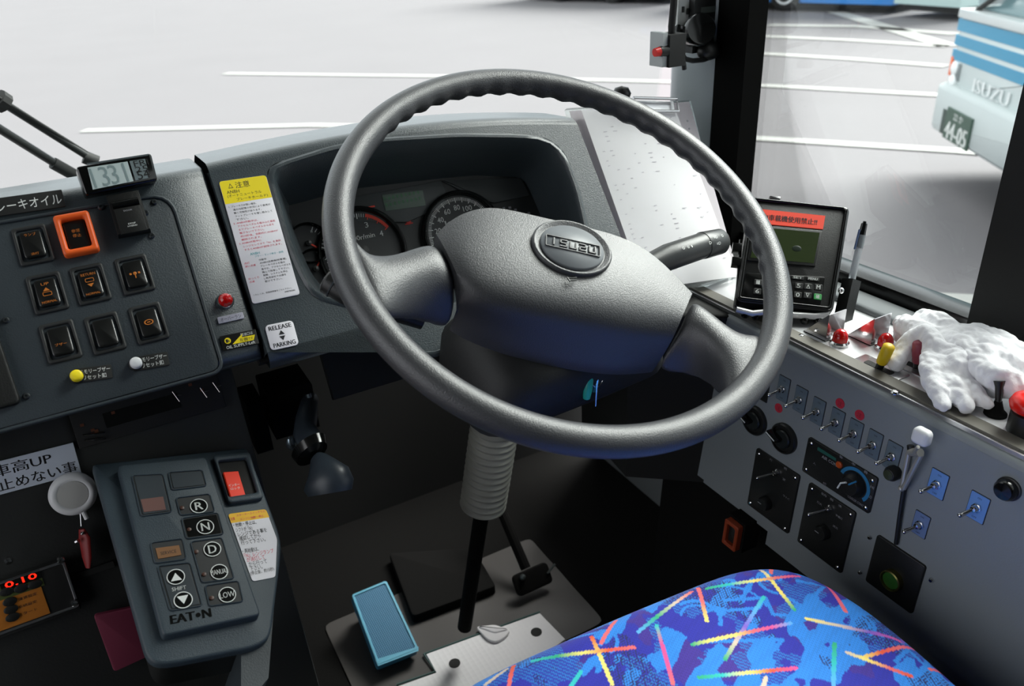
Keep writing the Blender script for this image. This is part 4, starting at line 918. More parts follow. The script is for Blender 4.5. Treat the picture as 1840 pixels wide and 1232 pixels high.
m=MB(); fb=wpt((.80,.70,-.462)); m.lathe([(.045,0),(.045,.006),(.03,.008),(0,.008)],24,T=FM.m.inverted()@Matrix.Translation(Vector((a.x+.02,a.y+.03,-.4645)))); m.build('foot_plate',BLKM,MO)
# pen in a black tube holder beside the monitor
B_=ray(*z5(945,860)); B_=B_*(.80/B_.x)
Tp=ray(*z5(1125,320)); Tp=Tp*(.862/Tp.x)
t=thing('ballpoint_pen','clear ballpoint pen with a black clicker standing beside the monitor','pen',Frame((0,0,0),(1,0,0),(0,1,0)))
Pb=ray(*z5(1010,830)); Pb=Pb*(.822/Pb.x)
dl=Tp-Pb
m=MB(); m.tube([Pb,Pb+dl*.62],.0045,14); m.build('barrel',mat('clear_barrel',(215,220,225),.1,trans=.6),t)
m=MB(); m.tube([Pb+dl*.62,Pb+dl*.80],.0050,14); m.build('pen_grip',mat('smoke_grip',(120,126,130),.3),t)
m=MB(); m.tube([Pb+dl*.78,Pb+dl*.97],[.0045,.0038],14); m.tube([Pb+dl*.97,Tp],.0022,10); m.build('clicker',BLKG,t)
m=MB(); m.tube([Pb+dl*.90+Vector((-.007,0,0)),Pb+dl*.62+Vector((-.008,0,0))],.0013,8); m.build('clip',mat('pen_clip',(80,96,130),.3),t)
t=thing('pen_holder','black square tube holder at the right side of the monitor','holder',Frame((0,0,0),(1,0,0),(0,1,0)))
dn=Pb-dl.normalized()*.115; m=MB(); m.tube([Pb+dl*.16,dn],.0115,4); m.build('holder_tube',BLK,t); m=MB(); x=ray(*z5(950,828)); x=x*(.79/x.x); m.ball(x,.004,10); m.build('holder_screw',CHR,t)
# ------------------------------------------------------------------ lamps, levers on the shelf
z6=lambda x,y:(1440+x/3.85,540+y/3.85)
def hood_lamp(c, lab, grp='red lamps with steel hoods on the shelf'):
    F_=FS.at(*c); t=thing('pilot_lamp',lab,'lamp',F_,grp)
    m=MB(); m.lathe([(.0115,0),(.0115,.003),(.0095,.005),(.0085,.005)],28); m.build('base_ring',CHR,t)
    m=MB(); m.lathe([(.0088,.004),(.0090,.010),(.0080,.014),(.0055,.018),(.003,.0195),(0,.020)],24); m.build('lens',REDL,t,60)
    # bent sheet hood behind it
    m=MB(); th=.0012; w2=.0150
    m.box(-w2+.006,w2+.006,.013,.013+th,0,.036); 
    m.prism([(.014,0),(.014,.036),(.048,0)],w2-th-.006,w2-.006,T=Matrix(((0,0,-1,0),(1,0,0,0),(0,1,0,0),(0,0,0,1)))); m.box(-w2+.006,w2+.006,.013,.048,0,.0012)
    o=m.build('steel_hood',mat('hood_steel',(190,188,190),.15,.9) if 'hood_steel' not in bpy.data.materials else bpy.data.materials['hood_steel'],t,0)
hood_lamp(z6(262,300),'red lamp with a steel hood nearest the monitor'); hood_lamp(z6(575,330),'red lamp with a steel hood behind the yellow lever')
def lever(c, top, lab, mt_, r, name, zt):
    F_=FS.at(*c); t=thing(name,lab,'lever',F_)
    m=MB(); m.prism(rrect(.030,.060,.002,2),0,.0015,.0004); m.build('lever_plate',STEEL,t); m=MB(); m.prism(rrect(.009,.036,.002,2),.0014,.0020); m.build('slot',BLKM,t)
    d=ray(*top); 
    X_=F_.hit(*top,zt)-F_.o; v_=Vector((X_.dot(F_.x),X_.dot(F_.y),zt))
    m=MB(); m.tube([(0,0,0),v_*.35],.0045,12); m.build('lever_stem',BLK,t)
    m=MB(); m.tube([v_*.28,v_*.5,v_*.94,v_],[r*.9,r,r,r*.6],18); m.build('lever_grip',mt_,t,60)
lever(z6(535,470),z6(610,308),'yellow cylindrical grip lever on a slotted plate behind the console edge',mat('yellow_grip',(225,190,20),.4),.0066,'yellow_lever',.036)
lever(z6(800,470),z6(810,285),'dusky red grip lever standing between the fingers of the white glove',mat('dusky_red_grip',(140,62,75),.4),.0062,'red_lever',.038)
F_=FS.at(*z6(1340,785)); t=thing('small_toggle','small black rubber-booted toggle on the shelf right of the gloves','switch',F_)
m=MB(); m.lathe([(.011,0),(.011,.002),(.007,.006),(.004,.014),(.0035,.016)],20); m.build('rubber_boot',RUB,t); m=MB(); m.tube([(0,0,.014),(.002,.004,.030),(.003,.006,.036)],[.003,.004,.0055],12); m.build('toggle_tip',BLK,t)
F_=FS.at(1842,775); t=thing('emergency_button','red mushroom button on a black base at the right edge of the shelf','button',F_)
m=MB(); m.lathe([(.017,0),(.017,.022),(.012,.024)],28); m.build('button_base',BLK,t); m=MB(); m.lathe([(.012,.022),(.019,.026),(.0205,.031),(.018,.037),(.01,.040),(0,.041)],32); m.build('mushroom_cap',RED,t,60)
# ------------------------------------------------------------------ driver's seat
ZS=-.64
FSe=Frame((0,0,ZS),(1,0,0),(0,1,0))
def sp_(q): return Vector(FSe.uv(*q))
edge=[sp_(q) for q in ((820,1236),(900,1195),(1000,1153),(1100,1110),(1200,1068),(1290,1030),(1340,1015),(1390,1010),(1445,1020),(1500,1046),(1560,1084),(1625,1135),(1700,1200),(1745,1240))]
xr=max(p.x for p in edge); 
full=[Vector((edge[0].x-.035,edge[0].y-.03))]+edge+[Vector((edge[-1].x+.005,.02)),Vector((edge[-1].x-.02,-.06)),Vector((edge[0].x-.02,-.06)),Vector((edge[0].x-.055,.0)),Vector((edge[0].x-.06,edge[0].y-.12))]
fu=[(p.x,p.y) for p in full]
x0_,x1_=min(p[0] for p in fu),max(p[0] for p in fu); y0_,y1_=min(p[1] for p in fu),max(p[1] for p in fu)
NX,NY=380,440
gx_=np.linspace(x0_-.02,x1_+.02,NX); gy_=np.linspace(y0_-.02,y1_+.02,NY)
GX,GY=np.meshgrid(gx_,gy_)
poly=np.array(inset(ccw(fillet(fu,.03,3)),-.010))
# signed distance to the outline
def segd(px,py,a,b):
    ax,ay=a; bx,by=b; dx,dy=bx-ax,by-ay; L=dx*dx+dy*dy+1e-12; t=np.clip(((px-ax)*dx+(py-ay)*dy)/L,0,1); return np.hypot(px-ax-t*dx,py-ay-t*dy), t
D_=np.full(GX.shape,9.); ins=np.zeros(GX.shape,bool)
for i in range(len(poly)):
    a,b=poly[i],poly[(i+1)%len(poly)]; d_,_=segd(GX,GY,a,b); D_=np.minimum(D_,d_)
    c=((a[1]>GY)!=(b[1]>GY))&(GX<(b[0]-a[0])*(GY-a[1])/(b[1]-a[1]+1e-12)+a[0]); ins^=c
rE=.035
t_=np.clip(1-D_/rE,0,1); Z_=-rE*(1-np.sqrt(np.clip(1-t_**2,0,1)))*1.0
Z_=Z_+.006*np.sin((GX-x0_)/(x1_-x0_)*math.pi)-.012*np.exp(-((GX-(x0_+x1_)/2)**2/.012))*0
ok=ins
idx=-np.ones(GX.shape,int); idx[ok]=np.arange(ok.sum())
V=np.stack([GX[ok],GY[ok],Z_[ok]],1)
F_all=np.stack([idx[:-1,:-1],idx[:-1,1:],idx[1:,1:],idx[1:,:-1]],-1).reshape(-1,4); F_all=F_all[(F_all>=0).all(1)]
rng=np.random.RandomState(5)
def fbm(X,Y,sc,seed):
    r=np.random.RandomState(seed); out=0; amp=1
    for o in range(3):
        n=int(max(4,(x1_-x0_+.3)/sc))+3; g=r.rand(n+2,n+2); u=(X-x0_+.05)/sc; v=(Y-y0_+.05)/sc; u=np.clip(u,0,n); v=np.clip(v,0,n)
        i=u.astype(int); j=v.astype(int); fu_,fv=u-i,v-j; fu_=fu_*fu_*(3-2*fu_); fv=fv*fv*(3-2*fv)
        out=out+amp*(g[j,i]*(1-fu_)*(1-fv)+g[j,i+1]*fu_*(1-fv)+g[j+1,i]*(1-fu_)*fv+g[j+1,i+1]*fu_*fv); amp*=.5; sc/=2; 
    return out/1.75
X_,Y_=V[:,0],V[:,1]
ang=.5; XR_=X_*math.cos(ang)+Y_*math.sin(ang); YR_=-X_*math.sin(ang)+Y_*math.cos(ang)
deep=np.array(s2l((36,40,168))); vio=np.array(s2l((62,40,150))); lb=np.array(s2l((38,135,232))); drk=np.array(s2l((26,34,96)))
C_=np.tile(deep,(len(V),1))
n1=fbm(X_+.6*0,Y_,.045,3); n2=fbm(X_,Y_,.030,11); n3=fbm(XR_*.6,YR_,.020,21)
weave=(np.sin(XR_*2*math.pi/.0030)>.1)
C_[n1>.60]=vio
stp=(n2>.56)&(np.sin(X_*2*math.pi/.0042+Y_*900)>.0); C_[stp]=lb*.75
C_[(n3>.585)]=lb
sp2=(n1<.36)&(np.sin(XR_*2*math.pi/.0045)*np.sin(YR_*2*math.pi/.0035)>.15); C_[sp2]=drk
zs=lambda x,y:sp_((840+x/1.84,980+y/1.84))
# arcs and outlined shapes in light blue
for cxy,r_,w_,a0,a1 in (((760,250),75,7,-60,100),((760,250),55,5,0,140),((1280,260),62,6,-90,130),((1280,260),45,5,-60,150),((1020,120),60,6,90,230),((440,330),55,6,-90,60),((880,230),120,5,-20,60),((1580,400),60,6,60,200),((1000,400),70,6,20,120)):
    c=zs(*cxy); e=(zs(cxy[0]+r_,cxy[1])-c).length; ww=e*w_/r_
    rr=np.hypot(X_-c.x,Y_-c.y); aa=np.degrees(np.arctan2(Y_-c.y,X_-c.x)); 
    am=((aa-a0)%360)<((a1-a0)%360); C_[(np.abs(rr-e)<ww)&am]=lb
for P_ in (((985,180),(1010,235),(1085,240),(1100,200),(1040,170)),((1415,385),(1460,340),(1520,400),(1480,435),(1415,385)),((850,190),(980,180),(960,215),(860,225)),((340,300),(470,290),(440,340)),((1090,120),(1180,130),(1150,165)),((800,330),(1040,320),(980,390))):
    Q_=[zs(*p) for p in P_]
    for i in range(len(Q_)-1):
        d_,_=segd(X_,Y_,Q_[i],Q_[i+1]); C_[d_<.0022]=lb
C_*= (1-.22*weave)[:,None]
SAL=(232,105,110);YE=(245,225,120);GRN=(40,170,120);TEA=(40,190,190);PNK=(225,80,150);BEI=(215,195,175);PUR=(130,90,200);ORA=(235,85,50);LBL=(90,170,240)
ST=[((1007,56),(1003,92),[SAL,SAL]),((970,75),(1080,218),[BEI,YE,YE,GRN]),((790,148),(1098,98),[GRN,TEA,YE,SAL,PNK]),((1183,100),(1250,220),[PNK,SAL]),((762,140),(790,260),[SAL,SAL,YE]),((740,155),(565,298),[SAL,BEI,GRN,LBL]),((978,178),(850,388),[TEA,LBL,PUR,BEI,GRN]),((742,340),(1068,264),[GRN,YE,YE,SAL,PNK,LBL]),((1120,248),(1440,310),[YE,BEI,PUR,PNK]),((1440,310),(1455,265),[PUR,PUR]),((1212,330),(1208,470),[GRN,TEA,LBL]),((1255,360),(1465,435),[BEI,YE,SAL,ORA]),((1305,375),(1490,318),[YE,ORA,SAL,PNK]),((625,278),(678,470),[TEA,PNK,PNK,SAL]),((490,245),(442,335),[SAL,SAL]),((410,312),(478,470),[ORA,YE,YE]),((215,385),(550,350),[TEA,GRN,YE,ORA,SAL]),((152,390),(138,470),[ORA,SAL]),((765,450),(1083,416),[GRN,TEA,YE,ORA,PNK]),((985,448),(975,480),[BEI,BEI]),((1530,405),(1612,385),[SAL,PNK]),((1640,410),(1650,470),[PUR,PNK]),((60,460),(130,400),[BEI,BEI]),((375,430),(340,480),[TEA,TEA])]
for a,b,cs in ST:
    a=zs(*a); b=zs(*b); d_,t2=segd(X_,Y_,a,b); mk=d_<.0021; cl=np.array([s2l(c) for c in cs]); u=t2[mk]*(len(cs)-1); i=np.clip(u.astype(int),0,len(cs)-2); fr_=(u-i)[:,None]; C_[mk]=cl[i]*(1-fr_)+cl[i+1]*fr_
me=bpy.data.meshes.new('seat_cushion'); me.from_pydata(V.tolist(),[],F_all.tolist())
ca=me.color_attributes.new('pattern','FLOAT_COLOR','POINT'); ca.data.foreach_set('color',np.concatenate([C_,np.ones((len(C_),1))],1).astype(np.float32).ravel())
me.polygons.foreach_set('use_smooth',[True]*len(me.polygons))
sm=mat('moquette_fabric',(40,60,190),.85,bump=.25,bscale=900,sheen=.15); t_n=sm.node_tree; at=t_n.nodes.new('ShaderNodeAttribute'); at.attribute_name='pattern'; t_n.links.new(at.outputs['Color'],t_n.nodes['Principled BSDF'].inputs['Base Color'])
me.materials.append(sm)
ST_=thing('driver_seat','driver seat cushion in bright blue moquette with coloured confetti streaks','seat',FSe)
o=bpy.data.objects.new('seat_cushion',me); COL.objects.link(o); o.parent=ST_
m=MB(); m.prism([tuple(p) for p in poly][::3],-.10,-.028); m.build('cushion_side',mat('cushion_side_blue',(30,60,150),.85),ST_,60)
m=MB(); m.box(.20,.56,.0,.36,-.30,-.10,.01); m.build('seat_base',BLKM,ST_)
m=MB(); m.box(.14,.62,-.05,.42,-.48,-.30,.01); m.build('seat_pedestal',BLKM,ST_)
# ------------------------------------------------------------------ floor pieces
FF=Frame((0,0,-1.119),(1,0,0),(0,1,0))
fu_=lambda x,y:FF.uv(480+x/3.172,960+y/3.172)
m=MB(); m.prism([fu_(*q) for q in ((905,690),(1555,460),(1700,610),(1300,900),(700,960),(740,880),(965,800))],0,.006,.001)
dimple=mat('dimpled_aluminium',(215,215,216),.5,.2); 
n_=dimple.node_tree; vo=n_.nodes.new('ShaderNodeTexVoronoi'); vo.inputs['Scale'].default_value=110; vo.inputs['Randomness'].default_value=0; bp=n_.nodes.new('ShaderNodeBump'); bp.inputs['Strength'].default_value=.5; bp.inputs['Distance'].default_value=.001
tcn=[n for n in n_.nodes if n.type=='TEX_COORD'][0]; n_.links.new(tcn.outputs['Object'],vo.inputs['Vector']); n_.links.new(vo.outputs['Distance'],bp.inputs['Height']); n_.links.new(bp.outputs[0],n_.nodes['Principled BSDF'].inputs['Normal'])
t=thing('step_plate','dimpled aluminium step plate screwed to the floor in front of the seat','plate',FF)
m.build('plate_sheet',dimple,t,0)
for q in ((1535,570),(1070,748)):
    x,y=fu_(*q); m=MB(); m.lathe([(.010,.0055),(.010,.0068),(.004,.0066),(0,.0066)],20,T=Matrix.Translation(Vector((x,y,0)))); m.build('plug_screw',BLKM,t)
m=MB(); P_=[fu_(*q) for q in ((895,695),(1555,455))]; m.tube([(*P_[0],.006),(*P_[1],.006)],.002,6); P_=[fu_(*q) for q in ((895,695),(960,795),(740,870))]; m.tube([(*p,.006) for p in P_],.002,6); m.build('edge_bead',mat('teal_sealant',(60,85,82),.6),t)
# crumpled floor sheet, lit grey
sheetg=mat('floor_sheet_grey',(66,64,62),.45,bump=.1,bscale=40)
rows=[]
A_=fu_(500,760);B_2=fu_(1400,430);C2=fu_(860,520)
x0f,y1f=fu_(640,760); 
for j in range(13):
    r=[]
    for i in range(22):
        x=.17+i*.021; y=.86+j*.022; r.append((x,y,.002+.0015*math.sin(i*.9+j*.5)*math.sin(j*.7+1)))
    rows.append(r)
m=MB(); m.grid(rows); o=solo(m,'floor_sheet',sheetg,'wrinkled grey sheet covering the floor around the blue pedal','floor sheet',FF,sub=1,smooth=180)
m=MB(); m.prism(fillet([fu_(*q) for q in ((835,515),(1310,340),(1180,120),(700,150))],.01),.003,.022,.004); solo(m,'column_base_plate',BLKF,'black raised plate on the floor under the steering column','plate',FF)
m=MB(); P_=[fu_(*q) for q in ((1190,550),(1300,540),(1390,570),(1360,610),(1310,638),(1260,625))]; m.prism(fillet(P_,.008),.008,.012,.0015); P_=[(p[0],p[1]) for p in [fu_(*q) for q in ((1200,555),(1300,545),(1380,572),(1300,590))]]; m.prism(fillet(P_,.006),.010,.015,.002)
solo(m,'torn_paper_scrap',PAP,'small crumpled white paper scrap lying on the step plate','paper')
bpy.data.objects['torn_paper_scrap'].matrix_world=FF.m
# blue foot pedal: a tilted box on a base
Fpd=Frame(FF.hit(700,1125,.05),(.955,.10,-.0),(-.09,.90,.36))
t=thing('foot_pedal','blue rectangular foot pedal with a ribbed top standing on the dark floor','pedal',Fpd)
pq=lambda *q:[Fpd.uv(480+a/3.172,960+b/3.172) for a,b in q]
P_=pq((478,345),(680,262),(865,655),(628,750)); P_=[(p[0],p[1]) for p in P_]
BLU=mat('pedal_blue',(52,118,150),.4); BLUL=mat('pedal_rim_blue',(95,165,190),.35)
pf_=fillet(ccw(P_),.006,4)
m=MB(); m.prism(pf_,-.018,0,.003); m.build('pedal_body',BLU,t,50)
m=MB(); m.frame(inset(pf_,.0005),inset(pf_,.005),-.001,.0025,.0008); m.build('pedal_rim',BLUL,t)
gm2=mat('pedal_grip_blue',(40,100,132),.6); n_=gm2.node_tree; ck=n_.nodes.new('ShaderNodeTexVoronoi'); ck.inputs['Scale'].default_value=300; ck.inputs['Randomness'].default_value=0; bp=n_.nodes.new('ShaderNodeBump'); bp.inputs['Distance'].default_value=.001; tcn=[n for n in n_.nodes if n.type=='TEX_COORD'][0]; n_.links.new(tcn.outputs['Object'],ck.inputs['Vector']); n_.links.new(ck.outputs['Distance'],bp.inputs['Height']); n_.links.new(bp.outputs[0],n_.nodes['Principled BSDF'].inputs['Normal'])
m=MB(); m.prism(inset(pf_,.005),-.001,.0008); m.build('pedal_grip',gm2,t,0)
P2_=pq((615,715),(862,640),(862,665),(632,752)); m=MB(); m.prism(P2_,.0008,.002); m.build('pedal_toe_strip',BLUL,t,0)
e_=pq((745,770))[0]; m=MB(); m.prism([(e_[0]+.018*math.cos(a),e_[1]+.018*math.sin(a)) for a in np.linspace(0,2*math.pi,24,endpoint=False)],-.045,-.034,.002); m.lathe([(.004,-.034),(.004,-.030),(0,-.029)],12,mat=CHR,T=Matrix.Translation(Vector((e_[0],e_[1]+.002,0)))); m.mats=[BLU,CHR]; m.mi=[0 if i<0 else i_ for i,i_ in enumerate(m.mi)]; m.build('mounting_ear',None,t)
m=MB(); m.prism(inset(pf_,.008),-.060,-.016); m.build('pedal_base',BLU,t)
# dark pedals and base deeper in the footwell
for q,lab in (((955,1040),'dark brake pedal with a small bright bolt on the footwell floor'),):
    F_=Frame(ray(*q)*(1.12/-ray(*q).z)*.97,(1,0,0),(0,.6,.8)); t=thing('brake_pedal',lab,'pedal',F_); m=MB(); m.prism(rrect(.075,.04,.008,3),0,.010,.003); m.build('pedal_pad',BLKF,t); m=MB(); m.tube([(.0,.02,-.01),(.0,.22,-.05)],.010,10); m.build('pedal_arm',BLKF,t); m=MB(); m.ball((-.02,.012,.013),.006,10); m.tube([(.03,.0,.012),(.05,.01,.013)],.002,6); m.build('pedal_bolt',mat('dull_steel',(120,130,130),.3,.8),t)
# ------------------------------------------------------------------ parking brake lever under the dash
zq=lambda x,y:(460+x/3.423,640+y/3.423)
YK=.80
def ky(x,y,Y=YK): d=ray(*zq(x,y)); return d*(Y/d.y)
t=thing('parking_brake_lever','dark parking brake lever with a flared knob hanging in the shadow under the dash','lever',Frame((0,0,0),(1,0,0),(0,1,0)))
HB=mat('handle_blueblack',(48,56,64),.4)
m=MB(); a=ky(330,270,.87); b=ky(300,460,.80); c=ky(350,560,.77); m.tube([a,ky(310,380,.83),b,c],[.012,.015,.015,.016],16,flat=.8); m.build('lever_shaft',HB,t,60)
m=MB(); m.tube([ky(325,555,.775),ky(345,600,.765)],[.024,.021],20,flat=.7); m.build('lever_collar',BLKG,t,60)
m=MB(); m.tube([ky(365,620,.765),ky(385,640,.760),ky(410,690,.75),ky(435,745,.74),ky(448,790,.735),ky(455,840,.73)],[.008,.012,.019,.028,.030,.026],24,flat=.7); m.build('lever_knob',HB,t,60)
m=MB(); m.tube([ky(320,230,.86),ky(340,300,.855)],.0035,8); m.ball(ky(215,535,.80),.006,10,(1,1,1.6)); m.build('lever_linkage',mat('dull_chrome',(170,185,195),.25,.9),t)
d0=ky(230,300,.88); m=MB(); m.box(d0.x-.03,d0.x+.025,d0.y-.01,d0.y+.05,d0.z-.035,d0.z+.03,.003); m.box(d0.x-.055,d0.x-.035,d0.y-.005,d0.y+.05,d0.z-.05,d0.z+.02,.002); m.build('lever_bracket',BLKF,t)
# ------------------------------------------------------------------ stalks and ignition key
t=thing('light_stalk','black light and indicator stalk with white symbols reaching right from behind the wheel pad','stalk',Frame((0,0,0),(1,0,0),(0,1,0)))
def wy_(q,Y): d=ray(*q); return d*(Y/d.y)
S0=wy_((1120,500),.67);S1=wy_((1200,462),.680);S2=wy_((1262,441),.688);S3=wy_((1296,433),.692)
m=MB(); m.tube([S0,S1,S2],[.0125,.0158,.0158],24); m.build('stalk_body',mat('stalk_charcoal',(48,50,50),.4,bump=.1),t,60)
m=MB(); ax_=(S3-S2).normalized(); m.tube([S2-ax_*.001,S2+ax_*.0015,S3-ax_*.003,S3],[.0164,.0167,.0158,.014],24); m.build('stalk_twist_end',bpy.data.materials['stalk_charcoal'],t,60)
side=ax_.cross(Vector((0,0,1))).normalized(); upv=side.cross(ax_).normalized()
if upv.z<0: upv=-upv
nv=(-S1.normalized()); nv=(nv-ax_*nv.dot(ax_)).normalized(); tv=nv.cross(ax_).normalized()
if tv.z<0: tv=-tv
def onst(P,al,h,scl=1.0): return None
m=MB()
for base,al,vv,s_,w_ in ((S1,.012,.006,'◎',.004),(S1,.020,.006,'o',.003),(S1,.026,.006,'·',.002),(S2,.008,.006,'≡D',.006),(S2,-.004,.001,'D',.004),(S2,.010,-.002,'≡D',.007),(S2,.020,.006,'O',.003)):
    c_=base+ax_*al+tv*vv; rr=.0160; off_=math.sqrt(max(0,rr*rr-vv*vv)); c_=base+ax_*al+tv*vv+nv*(off_+.0009)
    nl=(nv*off_+tv*vv).normalized(); tl_=(tv*off_-nv*vv).normalized()
    T_=Matrix(((ax_.x,tl_.x,nl.x,c_.x),(ax_.y,tl_.y,nl.y,c_.y),(ax_.z,tl_.z,nl.z,c_.z),(0,0,0,1)))
    m.ctext(s_,0,0,w_,.0035,.0002,WINK,T=T_)
m.build('stalk_symbols',None,t,0)
t=thing('wiper_stalk','short black wiper stalk end showing left of the wheel rim by the small gauges','stalk',Frame((0,0,0),(1,0,0),(0,1,0)))
m=MB(); a=wy_((585,500),.74); b=wy_((640,535),.72); m.tube([a,a.lerp(b,.06),a.lerp(b,.1),b],[.010,.0135,.0140,.013],24); m.tube([b,wy_((760,575),.70)],[.012,.010],16); m.build('stalk_body',BLK,t,60)
m=MB(); m.tube([a.lerp(b,.28),a.lerp(b,.32)],.0148,24); m.build('stalk_ring',DASHD,t,60)
t=thing('ignition_key','teal plastic key tag and key hanging from the ignition under the steering pad','key',Frame((0,0,0),(1,0,0),(0,1,0)))
def kq(x,y,Y=.595): return wy_((760+x/3.079,340+y/3.079),Y)
m=MB(); m.tube([kq(925,1025),kq(918,1060),kq(910,1110),kq(905,1155)],[.0042,.0052,.0056,.0042],16,flat=.9); m.build('teal_tag',mat('teal_plastic',(40,175,160),.3),t,60)
m=MB(); m.tube([kq(945,1030,.598),kq(950,1090,.598),kq(942,1120,.598)],[.0035,.004,.002],12,flat=.9); m.build('second_tag',mat('teal_plastic_dark',(30,120,115),.3),t,60)
m=MB(); m.tube([kq(968,1025),kq(960,1090),kq(955,1198)],[.0028,.0018,.0012],8,flat=.8); c0=kq(965,1050); m.tube([c0+Vector((.007*math.cos(a),0,.009*math.sin(a))) for a in np.linspace(0,2*math.pi,18,endpoint=False)],.0007,6,closed=True); m.build('key_blade',CHR,t)
m=MB(); m.tube([kq(945,985,.66),kq(945,1022,.602)],[.012,.009],16); m.build('lock_barrel',BLK,t)
# ------------------------------------------------------------------ papers on the dash corner
Bp=ray(1262,505); Bp=Bp*(.775/Bp.y)
up_=Vector((.10,.56,.82)).normalized(); ux=Vector((.985,.03,-.12)).normalized()
FPa=Frame(Bp,ux,up_)
PT=lambda *q:[FPa.uv(*a) for a in q]
t=thing('paper_sheets','white printed schedule sheets in a clipboard leaning at the right corner of the dash','papers',FPa)
def bow(poly,zb,mat_,nm,amp=.006):
    P=poly; n1,n2=14,14; rows=[]
    a,b,c,d=[Vector(p) for p in P]
    for i in range(n1+1):
        u=i/n1; L=a.lerp(d,u); R_=b.lerp(c,u); rows.append([(*(L.lerp(R_,j/n2)),zb+amp*math.sin(math.pi*j/n2)*(.3+.7*math.sin(math.pi*u))) for j in range(n2+1)])
    m=MB(); m.grid(rows[::-1]); r2=[[(p[0],p[1],p[2]-.0006) for p in r] for r in rows]; m.grid(r2); return m.build(nm,mat_,t,180)
bow(PT((1032,192),(1248,176),(1338,490),(1120,508)),-.012,papermat('paper_back',(228,222,226)),'back_sheet',.003)
fs=bow(PT((1046,196),(1215,196),(1328,496),(1160,520)),-.002,PAP,'front_sheet',.010)
m=MB(); rng2=random.Random(3)
A2,B2,C2_,D2=[Vector(p) for p in PT((1046,196),(1215,196),(1328,496),(1160,520))]
for u in (.06,.13,.22,.34,.48,.62,.80,.9):
    for k in range(34):
        v_=.05+k*.027
        if rng2.random()<.72: continue
        p=A2.lerp(D2,v_).lerp(B2.lerp(C2_,v_),u); z=-.002+.010*math.sin(math.pi*u)*(.3+.7*math.sin(math.pi*v_))+.0004; w_=.002+rng2.random()*.006
        m.box(p.x,p.x+w_,p.y,p.y+.0009,z,z+.0001)
m.build('print_marks',papermat('faint_print',(214,210,216)),t,0)
m=MB(); m.prism(PT((1028,186),(1252,172),(1335,505),(1118,520)),-.020,-.014); m.build('clipboard',GL,t)
m=MB(); a,b=PT((1135,178),(1213,180)); c_,d_2=PT((1216,202),(1140,202)); m.tube([(*a,.004),(*b,.004),(*c_,.004),(*d_2,.004)],.0022,10,closed=True); m.prism([a,b,c_,d_2],-.008,-.004); m.build('clip_wire',STEEL,t)
m=MB()
for q in ((1240,214),(1243,228)): x,y=FPa.uv(*q); m.prism(circ(.0016,10,x,y),-.006,-.0055)
m.build('punch_mark',GREYI,t)
m=MB(); d=ray(1117,168); d=d*(.98/d.y); m.lathe([(.012,-.006),(.014,0),(.010,.008),(0,.011)],20); solo(m,'suction_knob',BLK,'small black round knob on the dash top just outside the wheel rim','knob',Frame(d,(1,0,0),(0,1,0)),smooth=60)
# shelf under the papers
m=MB(); 
# ------------------------------------------------------------------ pillar devices
zp=lambda x,y:(1140+x/6.133,y/6.133)
YP=.93
def pv(x,y,Y=YP): d=ray(*zp(x,y)); return d*(Y/d.y)
t=thing('sensor_box','small black box with a red button, hung in front of the grey corner pillar','sensor',Frame((0,0,0),(1,0,0),(0,1,0)))
c0=pv(425,545,.90); m=MB(); m.box(c0.x-.0155,c0.x+.012,c0.y-.012,c0.y+.02,c0.z-.021,c0.z+.021,.0015); m.build('box_body',BLKM,t)
m=MB(); m.box(c0.x-.024,c0.x-.0165,c0.y-.008,c0.y+.02,c0.z-.020,c0.z+.024,.001); m.build('grey_shell',mat('box_shell_grey',(170,175,175),.5),t)
c1=pv(275,568,.895); m=MB(); m.tube([c1+Vector((.012,0,0)),c1],[.008,.0065],14); m.build('button_neck',BLK,t); m=MB(); m.tube([c1+Vector((.0,0,0)),c1+Vector((-.008,0,-.0005))],[.0062,.0055],14); m.build('red_button',RED,t)
m=MB(); m.tube([pv(410,380,.90),pv(410,290,.90),pv(432,60,.90),pv(445,-300,.90)],.0048,12); m.tube([pv(410,400,.90),pv(410,370,.90)],.0095,14); m.build('gooseneck_stem',BLKM,t,60)
m=MB(); m.tube([pv(520,590,.905),pv(560,650,.915),pv(640,670,.93),pv(760,660,.94),pv(880,620,.95),pv(900,540,.955)],.0036,10); m.build('loop_cable',BLK,t)
m=MB(); m.tube([pv(520,590,.905),pv(545,720,.91),pv(550,765,.91)],.0035,8); m.build('drop_wire',BLK,t)
t=thing('pillar_speaker_knob','large round black knob on a rectangular black base fixed to the corner pillar','knob',Frame((0,0,0),(1,0,0),(0,1,0)))
c0=pv(780,300,.955); m=MB(); m.box(c0.x-.024,c0.x+.024,c0.y-.002,c0.y+.03,c0.z-.034,c0.z+.040,.002); m.build('knob_base',BLK,t)
m=MB(); m.box(c0.x-.012,c0.x+.014,c0.y-.0035,c0.y-.001,c0.z+.020,c0.z+.028); m.build('base_label',mat('dark_label',(70,78,74),.5),t)
Fk=Frame(pv(730,320,.93),(.9,-.35,0),(.1,.25,1)); m=MB(); m.lathe([(.020,-.03),(.022,-.012),(.0225,0),(.0205,.004),(.019,.0035),(0,.003)],40,T=Fk.m); m.build('round_knob',BLKG,t,50)
m=MB(); a=pv(820,560,.945); m.ball(a,.017,18,(1.2,.8,.8)); m.build('lower_clamp',BLK,t,60)
t=thing('socket_bracket','pale grey slotted bracket plate on the corner pillar above the sensor box','bracket',Frame((0,0,0),(1,0,0),(0,1,0)))
c2=pv(555,170,.965); m=MB(); m.box(c2.x-.013,c2.x+.013,c2.y,c2.y+.012,c2.z-.026,c2.z+.022,.001); m.build('bracket_plate',mat('bracket_grey',(200,203,200),.5),t)
